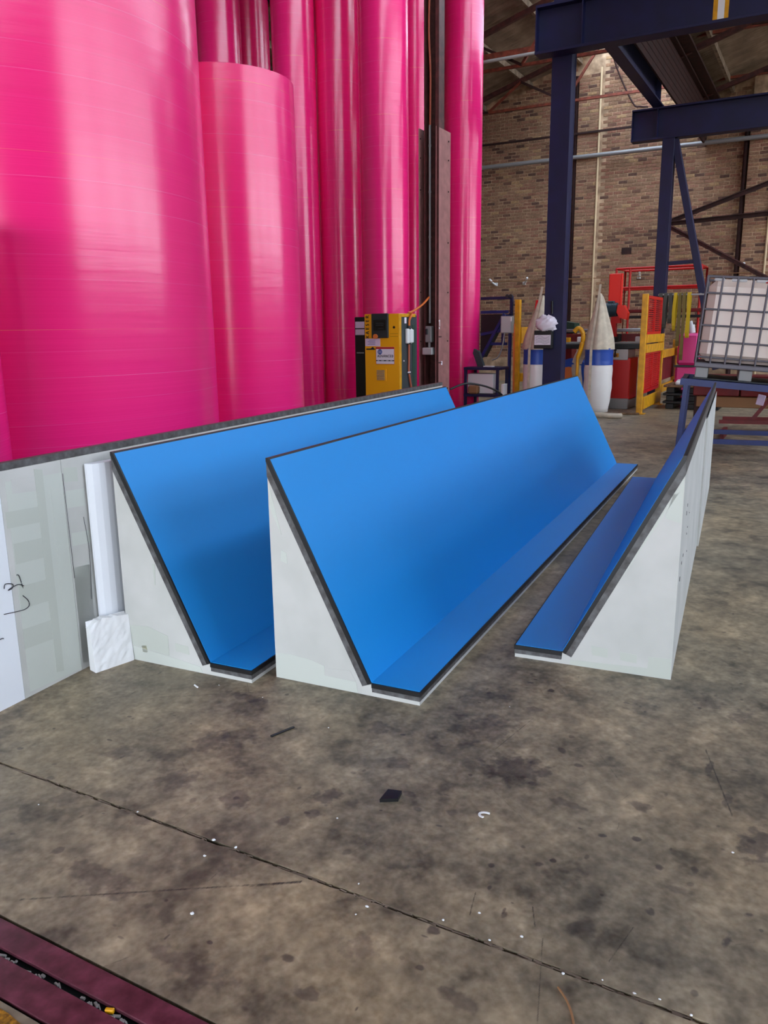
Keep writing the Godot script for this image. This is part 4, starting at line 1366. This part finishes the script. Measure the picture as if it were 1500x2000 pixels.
func make_barrier() -> void:
	var o := thing("safety_barrier", "yellow safety barrier with red louvred panels receding beside the saw", "barrier", Vector3(-2.84, 0, -14.85))
	var D := Vector3(-0.03, 0, -2.0)                     # the line it stands on
	var st := mk()
	for k in 3:
		st = mk()
		bar(st, D * k * 0.98, D * k * 0.98 + Vector3(0, 2.09 if k == 0 else 1.25, 0), 0.10, 0.08, Vector3.BACK, 0.006)
		var p := build(st, "post", M.yellow, o)
		st = mk()
		cbx(st, D * k * 0.98 + Vector3(0.0, 0.008, 0), Vector3(0.2, 0.016, 0.18), 0.003)
		build(st, "foot_plate", M.yellow, p)
	var B := frame_of(Vector3.ZERO, D)
	for r in [[0.03, 0.95, 1.21, 0.15], [0.03, 0.95, 1.38, 0.15], [0.03, 0.95, 0.25, 0.22], [1.0, 1.95, 1.06, 0.16], [1.0, 1.95, 0.38, 0.16]]:
		st = mk()
		bar(st, D * r[0] + Vector3(0.055, r[2] - 0.06, 0), D * r[1] + Vector3(0.055, r[2] - 0.06, 0), 0.03, r[3], Vector3.UP, 0.005)
		build(st, "rail", M.yellow, o)
	for pn in [[0.07, 0.80, 1.42, 2.04], [0.05, 0.86, 0.38, 1.06]]:
		st = mk()
		for y in [pn[2], pn[3]]: bar(st, D * pn[0] + Vector3(0.02, y, 0), D * pn[1] + Vector3(0.02, y, 0), 0.04, 0.05)
		for t in [pn[0], pn[1], (pn[0] + pn[1]) * 0.5]: bar(st, D * t + Vector3(0.02, pn[2], 0), D * t + Vector3(0.02, pn[3], 0), 0.04, 0.04, Vector3.BACK)
		var f := build(st, "panel_frame", M.red, o)
		var n := int((pn[3] - pn[2]) / 0.036)
		for k in n:
			st = mk()
			var y: float = pn[2] + 0.036 * (k + 0.5)
			bar(st, D * pn[0] + Vector3(0.02, y, 0), D * pn[1] + Vector3(0.02, y, 0), 0.034, 0.007, Vector3(0.7, 1, 0))
			build(st, "louvre", M.red, f)
	st = mk()
	bx(st, D * 1.5 + Vector3(0.02, 0.72, 0), Vector3(0.01, 0.5, 1.7), Basis(Vector3.UP, 0.015))
	build(st, "mesh_panel", M.red_dark, o)

func make_railing() -> void:
	var o := thing("red_railing", "red tubular railing frame in front of the brick wall", "railing", Vector3(0, 0, -19.0))
	var st := mk()
	for y in [2.80, 2.38]:
		for z in [0.0, -0.9]:
			st = mk()
			tube(st, [Vector3(-4.3, y, z), Vector3(-2.5, y, z)], 0.026, 8)
			build(st, "rail", M.red, o)
	for x in [-4.30, -4.0, -3.30, -2.50]:
		st = mk()
		tube(st, [Vector3(x, 0.0, 0.0), Vector3(x, 2.80, 0.0)], 0.026, 8)
		build(st, "post", M.red, o)
	for x in [-4.3, -2.5]:
		st = mk()
		tube(st, [Vector3(x, 0.0, -0.9), Vector3(x, 2.80, -0.9), Vector3(x, 2.80, 0.0)], 0.026, 8)
		build(st, "end_rail", M.red, o)
	st = mk()
	cbx(st, Vector3(-3.35, 1.87, -0.4), Vector3(1.9, 0.07, 0.9), 0.006)
	build(st, "platform", M.red_dark, o)
	st = mk()
	cbx(st, Vector3(-3.35, 1.74, 0.02), Vector3(1.9, 0.06, 0.05), 0.006)
	build(st, "platform_edge", M.black, o)

func strap(label: String, x: float, low: float, w: float, m: Material, z: float, sway: float) -> void:
	var st := mk()
	var top := 2.16
	var pts := [Vector3(x, low + 0.06, z + 0.06), Vector3(x + sway, lerpf(low, top, 0.5), z + 0.055), Vector3(x, top - 0.07, z + 0.04), Vector3(x, top + 0.022, z), Vector3(x + 0.01, top - 0.07, z - 0.04), Vector3(x - sway * 0.5, lerpf(low, top, 0.45), z - 0.06), Vector3(x + sway * 0.4, low, z - 0.02), Vector3(x, low - 0.02, z + 0.02), Vector3(x, low + 0.06, z + 0.06)]
	var line := bend(pts, 5)
	for i in line.size() - 1:
		var a: Vector3 = line[i]
		var b: Vector3 = line[i + 1]
		bar(st, a, b + (b - a) * 0.12, w, 0.008, Vector3.BACK if absf((b - a).normalized().z) < 0.8 else Vector3.UP)
	single("lifting_sling", st, m, label, "sling", "slings hanging by the gantry post")

func make_straps() -> void:
	var st := mk()
	bar(st, Vector3(-3.08, 2.16, -17.42), Vector3(-2.2, 2.14, -17.42), 0.03, 0.03)
	for x in [-3.07, -2.28]: bar(st, Vector3(x, 2.15, -17.42), Vector3(x, 2.15, -17.475), 0.03, 0.03)
	single("sling_bar", st, M.zinc, "thin steel bar between gantry post and brace carrying the slings", "bar")
	var z := -17.42
	strap("dark grey sling hanging closest to the gantry post", -3.03, 1.42, 0.07, M.strap_grey, z, 0.02)
	strap("dark grey sling hanging second from the gantry post", -2.935, 1.52, 0.07, M.strap_grey, z, -0.015)
	strap("short dark sling with a loose fold beside the yellow one", -2.84, 1.62, 0.07, M.strap_grey, z, 0.015)
	strap("bright yellow sling hanging in the middle of the row", -2.745, 1.48, 0.06, M.strap_yellow, z, -0.015)
	strap("olive sling hanging right of the bright yellow one", -2.66, 1.18, 0.06, M.strap_olive, z, 0.01)
	strap("longest olive sling reaching down to the table edge", -2.575, 0.91, 0.06, M.strap_olive, z, 0.012)
	strap("yellow olive sling hanging next to the water tank", -2.485, 1.34, 0.07, M.strap_yellow, z, 0.01)

func make_tank() -> void:
	# stand with a sloping top; the tank sits on it
	var tilt := deg_to_rad(-4.5)
	var stand := thing("tank_stand", "blue steel stand under the caged water tank", "stand", Vector3(-0.95, 0, -11.2), deg_to_rad(6.0))
	var st := mk()
	for x in [-0.62, 0.66]:
		for z in [-0.5, 0.5]:
			var top: float = 0.80 - x * 0.0787
			st = mk()
			bar(st, Vector3(x - 0.02 if x < 0 else x, 0, z), Vector3(x + (0.03 if x < 0 else 0.0), top, z), 0.06, 0.06, Vector3.BACK, 0.004)
			build(st, "leg", M.steel_blue, stand)
	for z in [-0.5, 0.5]:
		st = mk()
		bar(st, Vector3(-0.62, 0.13, z), Vector3(0.66, 0.13, z), 0.05, 0.06)
		build(st, "lower_rail", M.steel_blue, stand)
		st = mk()
		bar(st, Vector3(-0.66, 0.845 + 0.022, z), Vector3(0.70, 0.76, z), 0.07, 0.08)
		build(st, "top_rail", M.steel_blue, stand)
	for x in [-0.62, 0.0, 0.66]:
		st = mk()
		bar(st, Vector3(x, 0.815 - x * 0.0787, -0.5), Vector3(x, 0.815 - x * 0.0787, 0.5), 0.06, 0.08)
		build(st, "cross_rail", M.steel_blue, stand)
	var o := thing("water_tank", "white plastic tank in a grey wire cage on the blue stand", "tank", Vector3(-0.95 + 0.07, 0.857, -11.2), deg_to_rad(6.0))
	o.rotation = Vector3(0, deg_to_rad(6.0), tilt)
	st = mk()
	cbx(st, Vector3(0, 0.71, 0), Vector3(1.13, 0.98, 0.93), 0.09)
	build(st, "bottle", M.poly, o)
	st = mk()
	tube(st, [Vector3(0, 1.19, 0), Vector3(0, 1.235, 0)], 0.09, 20)
	build(st, "cap", M.black, o)
	for x in [-0.5, 0.0, 0.5]:
		st = mk()
		cbx(st, Vector3(x, 0.08, 0), Vector3(0.15, 0.13, 0.96), 0.01)
		build(st, "pallet_block", M.grey, o)
	st = mk()
	cbx(st, Vector3(0, 0.175, 0), Vector3(1.2, 0.06, 1.0), 0.01)
	build(st, "pallet_tray", M.cage, o)
	for x in [-0.25, 0.25]:
		pass
	st = mk()
	cbx(st, Vector3(0, 0.008, 0.0), Vector3(1.18, 0.016, 0.96), 0.004)
	build(st, "skid", M.charcoal, o)
	for k in 6:
		var y := 0.27 + 0.19 * k
		st = mk()
		var ring := [Vector3(-0.59, y, -0.49), Vector3(0.59, y, -0.49), Vector3(0.59, y, 0.49), Vector3(-0.59, y, 0.49), Vector3(-0.59, y, -0.49)]
		for i in 4: tube(st, [ring[i], ring[i + 1]], 0.012 if k < 5 else 0.016, 8)
		build(st, "cage_ring", M.cage, o)
	for k in 8:
		var x := -0.59 + 1.18 * k / 7.0
		for z in [-0.5, 0.5]:
			st = mk()
			tube(st, [Vector3(x, 0.2, z), Vector3(x, 1.22, z)], 0.012, 8)
			build(st, "cage_bar", M.cage, o)
	for k in 5:
		var z := -0.33 + 0.165 * k
		for x in [-0.6, 0.6]:
			st = mk()
			tube(st, [Vector3(x, 0.2, z), Vector3(x, 1.22, z)], 0.012, 8)
			build(st, "cage_bar", M.cage, o)
	st = mk()
	for q in [[-0.52, 0.12], [-0.30, 0.17], [-0.05, 0.13]]: cbx(st, Vector3(q[0] + 0.06, 1.19, 0.455), Vector3(q[1], 0.035, 0.03), 0.01)
	build(st, "torn_sticker", M.white, o)
	st = mk()
	cbx(st, Vector3(0.20, 1.18, 0.466), Vector3(0.30, 0.025, 0.006), 0.002)
	build(st, "red_sticker", M.ink_red, o)
	# things under and behind the stand
	var bin := thing("red_bin", "dark red steel bin in the shade behind the blue stand", "bin", Vector3(-1.05, 0, -13.2))
	st = mk()
	for x in [-0.33, 0.33]:
		st = mk()
		cbx(st, Vector3(x, 0.66, 0), Vector3(0.64, 0.30, 0.5), 0.012)
		build(st, "side_panel", M.red_dark, bin)
	for x in [-0.6, 0.6]:
		st = mk()
		cbx(st, Vector3(x, 0.26, 0), Vector3(0.06, 0.52, 0.4), 0.006)
		build(st, "leg", M.rust, bin)
	st = mk()
	cbx(st, Vector3(0, 0.42, 0.0), Vector3(1.2, 0.16, 0.44), 0.01)
	build(st, "lower_tray", M.card, bin)
	var tr := thing("red_trolley", "low red trolley frame under the tank stand", "trolley", Vector3(-0.75, 0, -12.2))
	for z in [-0.2, 0.25]:
		st = mk()
		bar(st, Vector3(-0.45, 0.24, z), Vector3(0.6, 0.26, z), 0.05, 0.05)
		build(st, "rail", M.red_dark, tr)
	for x in [-0.40, 0.5]:
		st = mk()
		bar(st, Vector3(x, 0.06, -0.2), Vector3(x, 0.06, 0.25), 0.05, 0.12)
		build(st, "foot", M.red_dark, tr)
	st = mk()
	bar(st, Vector3(-0.05, 0.26, 0.2), Vector3(0.22, 0.66, 0.2), 0.05, 0.05, Vector3.BACK)
	build(st, "handle", M.red_dark, tr)
	st = mk()
	cbx(st, Vector3(-0.70, 0.55, -11.96), Vector3(0.10, 0.14, 0.02), 0.006, Basis(Vector3.FORWARD, 0.2))
	single("pink_rag", st, M.lilac_paper, "pale pink rag tied to the red trolley handle", "rag")
	var pal := thing("black_pallet", "black plastic pallet stack behind the yellow barrier foot", "pallet", Vector3(-2.10, 0, -16.4))
	for k in 3:
		for q in [[-0.4, 0.14], [0.0, 0.14], [0.4, 0.14]]:
			st = mk()
			cbx(st, Vector3(q[0], 0.055 + 0.15 * k, 0), Vector3(q[1], 0.10, 0.9), 0.008)
			build(st, "block", M.pallet_black, pal)
		st = mk()
		cbx(st, Vector3(0, 0.13 + 0.15 * k, 0), Vector3(1.05, 0.04, 0.95), 0.006)
		build(st, "deck", M.pallet_black if k < 2 else M.timber, pal)
	st = mk()
	cbx(st, Vector3(-2.08, 0.487, -16.3), Vector3(0.75, 0.07, 0.6), 0.02, Basis(Vector3.UP, 0.1))
	single("paper_stack", st, M.white, "white sheets lying on the pallet behind the barrier", "paper")
	var pk := thing("pink_film_bale", "pink film bale standing behind the barrier and slings", "film bale", Vector3(-2.56, 0, -18.4))
	st = mk()
	cbx(st, Vector3(0, 1.05, 0), Vector3(0.42, 0.66, 0.4), 0.05)
	build(st, "upper_bale", M.pink_flat, pk)
	st = mk()
	cbx(st, Vector3(0, 0.36, 0), Vector3(0.46, 0.70, 0.4), 0.05)
	build(st, "lower_bale", M.pink_flat, pk)
	st = mk()
	bar(st, Vector3(-0.25, 0.70, 0.21), Vector3(0.35, 0.70, 0.21), 0.02, 0.04)
	build(st, "strap", M.charcoal, pk)
	st = mk()
	tube(st, [Vector3(-2.30, 1.45, -16.6), Vector3(-2.33, 1.62, -16.6)], 0.07, 14)
	tube(st, [Vector3(-2.33, 1.62, -16.6), Vector3(-2.35, 1.70, -16.6)], 0.04, 12)
	single("white_bottle", st, M.white, "white bottle standing high on the pink bale behind the slings", "bottle").position = Vector3(-0.22, -0.068, -1.8)

func make_left_machine() -> void:
	var o := thing("blue_frame_machine", "blue framed machine with a black tilted hopper left of the yellow post", "machine", Vector3(0, 0, -15.0))
	var st := mk()
	for p in [[Vector3(-5.965, 2.10, 0), Vector3(-5.34, 2.10, 0)], [Vector3(-5.34, 2.13, 0), Vector3(-5.34, 1.60, 0)], [Vector3(-5.36, 1.8, 0), Vector3(-5.36, 0.0, 0)], [Vector3(-5.965, 1.84, 0), Vector3(-5.40, 1.84, 0)], [Vector3(-5.95, 1.42, 0.02), Vector3(-5.38, 1.52, 0.02)], [Vector3(-5.5, 1.5, 0), Vector3(-5.5, 1.24, 0)], [Vector3(-5.78, 1.24, 0.0), Vector3(-5.42, 1.24, 0.0)], [Vector3(-5.46, 1.80, 0.05), Vector3(-5.92, 0.98, 0.05)]]:
		st = mk()
		bar(st, p[0], p[1], 0.055, 0.06, Vector3.BACK, 0.004)
		build(st, "frame_bar", M.steel_blue if p[0].y < 2.0 else M.navy, o)
	st = mk()
	for x in [-5.42, -5.35]: tube(st, [Vector3(x, 2.13, 0.0), Vector3(x, 2.13, 0.05)], 0.035, 10)
	build(st, "pulley", M.charcoal, o)
	st = mk()
	prism(st, [Vector2(-5.965, 1.80), Vector2(-5.50, 1.80), Vector2(-5.94, 0.98), Vector2(-5.965, 0.98)], -0.3, 0.0)
	build(st, "hopper", M.black, o)
	st = mk()
	prism(st, [Vector2(-5.50, 1.80), Vector2(-5.36, 1.78), Vector2(-5.38, 1.48), Vector2(-5.66, 1.48)], -0.05, 0.03)
	build(st, "side_gusset", M.steel_blue, o)
	var c := thing("control_box", "grey electrical control box mounted on the blue frame", "control box", Vector3(-5.37, 1.44, -14.86))
	st = mk()
	cbx(st, Vector3(0, 0.16, 0), Vector3(0.22, 0.32, 0.14), 0.008)
	build(st, "case", M.grey, c)
	st = mk()
	cbx(st, Vector3(0, 0.16, 0.073), Vector3(0.19, 0.29, 0.008), 0.003)
	build(st, "door", M.grey_light, c)
	st = mk()
	cbx(st, Vector3(0.10, 0.26, 0.075), Vector3(0.03, 0.08, 0.012), 0.003)
	build(st, "sticker", M.white, c)
	st = mk()
	tube(st, bend([Vector3(-5.40, 1.46, -14.8), Vector3(-5.42, 1.2, -14.75), Vector3(-5.5, 1.0, -14.75), Vector3(-5.62, 0.94, -14.75)]), 0.014, 6)
	single("machine_cable", st, M.grey, "grey cable drooping below the control box", "cable")
	var t := thing("blue_trolley", "blue steel trolley carrying white boxes at the foot of the machine", "trolley", Vector3(-5.62, 0, -14.5))
	for x in [-0.34, 0.30]:
		for z in [-0.25, 0.25]:
			st = mk()
			bar(st, Vector3(x, 0.0, z), Vector3(x, 0.82, z), 0.05, 0.05, Vector3.BACK, 0.004)
			build(st, "leg", M.navy, t)
	for y in [0.30, 0.80]:
		st = mk()
		cbx(st, Vector3(-0.02, y, 0), Vector3(0.70, 0.05, 0.56), 0.005)
		build(st, "shelf", M.navy, t)
	st = mk()
	cbx(st, Vector3(-5.70, 0.515, -14.5), Vector3(0.52, 0.37, 0.3), 0.01)
	single("white_box", st, M.white, "large white box standing on the lower trolley shelf", "box")
	st = mk()
	cbx(st, Vector3(-5.22, 0.26, -14.35), Vector3(0.05, 0.52, 0.2), 0.006)
	single("white_foam_sheet", st, M.white, "upright white foam sheet between the trolley and the yellow post", "foam sheet")
	st = mk()
	cbx(st, Vector3(-5.80, 0.406, -14.28), Vector3(0.2, 0.16, 0.14), 0.03)
	single("brown_parcel", st, M.card, "brown parcel on the trolley shelf in front of the white box", "parcel")
	st = mk()
	prism(st, [Vector2(-5.78, 0.83), Vector2(-5.66, 0.83), Vector2(-5.76, 1.10), Vector2(-5.86, 1.16), Vector2(-5.88, 1.08)], -14.5, -14.4)
	single("grey_lever_tool", st, M.slate, "grey angled tool standing on the blue trolley", "tool")
	st = mk()
	cbx(st, Vector3(-5.55, 0.836, -14.40), Vector3(0.2, 0.02, 0.1), 0.005, Basis(Vector3.UP, -0.3))
	single("paper_pad", st, M.white, "white paper pad lying on the blue trolley", "paper")
	st = mk()
	prism(st, [Vector2(-6.02, 0.83), Vector2(-5.84, 0.83), Vector2(-5.90, 1.0), Vector2(-5.96, 0.98)], -14.52, -14.46)
	single("pink_film_scrap", st, M.pink_flat, "bright pink film scrap poking out beside the right-hand roll", "film scrap")
	var y0 := thing("yellow_post", "yellow machine guard post standing left of the half hidden dust bag", "post", Vector3(-5.21, 0, -15.0))
	st = mk()
	bar(st, Vector3(0, 0, 0), Vector3(0, 2.06, 0), 0.10, 0.10, Vector3.BACK, 0.008)
	build(st, "upright", M.yellow, y0)
	st = mk()
	bar(st, Vector3(0.05, 1.40, -0.05), Vector3(0.62, 1.42, -0.9), 0.04, 0.30)
	bar(st, Vector3(0.05, 0.6, -0.05), Vector3(0.62, 0.62, -0.9), 0.04, 0.16)
	build(st, "guard_rail", M.yellow, y0)
	st = mk()
	bar(st, Vector3(-0.03, 0.02, 0.06), Vector3(-0.05, 1.62, 0.06), 0.03, 0.03, Vector3.BACK)
	build(st, "edge_bar", M.orange, y0)
	st = mk()
	cbx(st, Vector3(0.0, 0.01, 0), Vector3(0.2, 0.02, 0.2), 0.004)
	build(st, "foot_plate", M.yellow, y0)
	var rb := thing("red_handle_tool", "red handled tool leaning behind the half hidden dust bag", "tool", Vector3(-4.83, 0, -14.95))
	st = mk()
	bar(st, Vector3(-0.03, 1.6, 0), Vector3(0.02, 2.04, 0), 0.07, 0.05, Vector3.BACK, 0.01)
	build(st, "grip", M.red, rb)
	st = mk()
	bar(st, Vector3(0.0, 0.0, 0), Vector3(-0.03, 1.6, 0), 0.05, 0.03, Vector3.BACK, 0.005)
	build(st, "shaft", M.black, rb)
	st = mk()
	tube(st, bend([Vector3(-3.87, 1.0, -14.4), Vector3(-3.80, 1.22, -14.38), Vector3(-3.78, 1.42, -14.36), Vector3(-3.86, 1.52, -14.36), Vector3(-3.94, 1.46, -14.36)]), 0.04, 8)
	tube(st, [Vector3(-3.87, 0.0, -14.4), Vector3(-3.87, 1.0, -14.4)], 0.028, 8)
	single("yellow_hook_pole", st, M.yellow, "yellow hooked pole standing behind the tall blue post", "pole")

# ------------------------------------------------------------------ bits on the floor
func make_litter() -> void:
	var st := mk()
	prism(st, [Vector2(-1.171, 2.093), Vector2(-1.175, 2.16), Vector2(-1.128, 2.172), Vector2(-1.118, 2.125)], 0.0, 0.012, Transform3D(Basis(Vector3.RIGHT, Vector3.FORWARD, Vector3.UP), Vector3.ZERO))
	single("black_foam_offcut", st, M.board_black, "black rubbery offcut lying flat on the bare concrete", "offcut")
	st = mk()
	bar(st, Vector3(-1.761, 0.004, -2.284), Vector3(-1.722, 0.005, -2.388), 0.010, 0.007, Vector3.UP, 0.002)
	single("black_sliver", st, M.board_black, "thin black sliver lying in front of the middle block", "offcut")
	st = mk()
	var arc := []
	for k in 9:
		var a := PI * (0.55 + 0.85 * k / 8.0)
		arc.append(Vector3(-0.812 + 0.030 * cos(a), 0.006 + 0.002 * k, -2.168 - 0.026 * sin(a)))
	for k in 8: bar(st, arc[k], arc[k + 1] + (arc[k + 1] - arc[k]) * 0.15, 0.007, 0.003)
	single("foam_shaving", st, M.foam_raw, "curled white shaving on the open concrete", "shaving")
	st = mk()
	tube(st, bend([Vector3(-0.418, 0.004, -1.61), Vector3(-0.385, 0.006, -1.575), Vector3(-0.358, 0.004, -1.528), Vector3(-0.345, 0.004, -1.47)]), 0.003, 6)
	single("dry_twig", st, M.card, "thin brown twig at the bottom edge beyond the floor joint", "twig")
	st = mk()
	cbx(st, Vector3(-1.329, -0.002, -1.062), Vector3(0.022, 0.012, 0.010), 0.002, Basis(Vector3.UP, 0.4))
	single("yellow_chip", st, M.yellow, "small yellow chip stuck in the track groove", "chip")
	st = mk(true)
	for i in 6:
		for j in 8:
			var q := []
			for s in [[i, j], [i, j + 1], [i + 1, j + 1], [i + 1, j]]:
				var la: float = PI * s[0] / 6.0
				var lo: float = TAU * (s[1] % 8) / 8.0
				q.append(Vector3(sin(la) * cos(lo), cos(la) * 0.6, sin(la) * sin(lo)) * (1.0 + 0.25 * sin(s[0] * 2.0 + (s[1] % 8) * 1.9)))
			quad(st, q[0], q[1], q[2], q[3])
	st.generate_normals()
	var ball := st.commit()
	rng.seed = 88
	var spots := [[-0.963, -1.640], [-1.533, -1.675], [-1.448, -1.677], [-1.507, -1.602], [-2.187, -1.552], [-1.857, -1.676], [-0.975, -1.600], [-0.756, -1.690], [-0.197, -1.690], [-0.125, -1.677], [-0.253, -1.680], [-1.373, -1.395], [-1.03, -1.71], [-0.62, -1.68], [-0.42, -1.66], [-0.33, -1.685], [-1.25, -1.95], [-1.6, -2.45], [-0.1, -2.35], [-1.02, -2.95], [-0.55, -1.73], [-0.68, -1.76], [-2.0, -2.55], [-2.25, -2.56]]
	for k in spots.size():
		var big := 0.0022 + 0.002 * rng.randf()
		if k in [1, 2, 11]: big = 0.0055
		var o := MeshInstance3D.new()
		o.mesh = ball
		o.material_override = M.foam_raw
		o.name = numbered("foam_crumb")
		add_child(o, true)
		o.transform = Transform3D(Basis(Vector3.UP, rng.randf() * TAU).scaled(Vector3(big * rng.randf_range(0.7, 1.5), big * 0.7, big)), Vector3(spots[k][0], big * 0.40, spots[k][1]))
		tag(o, "tiny white foam crumb lying on the concrete floor", "crumb", "foam crumbs on the floor")
	st = mk()
	cbx(st, Vector3(-2.33, 0.004, -2.50), Vector3(0.035, 0.006, 0.008), 0.002, Basis(Vector3.UP, -0.4))
	single("foam_sliver", st, M.foam_raw, "white foam sliver by the foot of the left block's lip", "shaving")

# ------------------------------------------------------------------ scene
func _ready() -> void:
	var cam := Camera3D.new()
	cam.name = "camera"
	cam.position = Vector3(0, 1.55, 0)
	cam.rotation_degrees = Vector3(-12.905, 28.582, -0.740)
	cam.fov = 65.316
	cam.near = 0.05
	cam.far = 200.0
	cam.current = true
	add_child(cam)
	var env := Environment.new()
	env.background_mode = Environment.BG_SKY
	var sm := ProceduralSkyMaterial.new()
	sm.sky_top_color = Color(0.85, 0.915, 1.0)
	sm.sky_horizon_color = Color(0.97, 0.98, 1.0)
	sm.ground_bottom_color = Color(0.62, 0.60, 0.57)
	sm.ground_horizon_color = Color(0.72, 0.71, 0.69)
	sm.energy_multiplier = 9.0
	env.sky = Sky.new()
	env.sky.sky_material = sm
	env.tonemap_mode = Environment.TONE_MAPPER_LINEAR
	env.tonemap_exposure = 0.92
	env.sdfgi_enabled = true
	env.ssao_enabled = true
	env.ssil_enabled = true
	var we := WorldEnvironment.new()
	we.name = "world_environment"
	we.environment = env
	add_child(we)

	make_materials()
	make_floor()
	make_walls()
	make_roof()
	make_rolls()
	make_blocks()
	make_gantry()
	make_column()
	make_compressor()
	truss(-22.0, "salmon roof truss closest to the brick wall")
	truss(-18.6, "roof truss in front of the one at the brick wall")
	truss(-13.0, "roof truss over the gantry, mostly out of view")
	wall_fittings()
	make_back()
	make_litter()
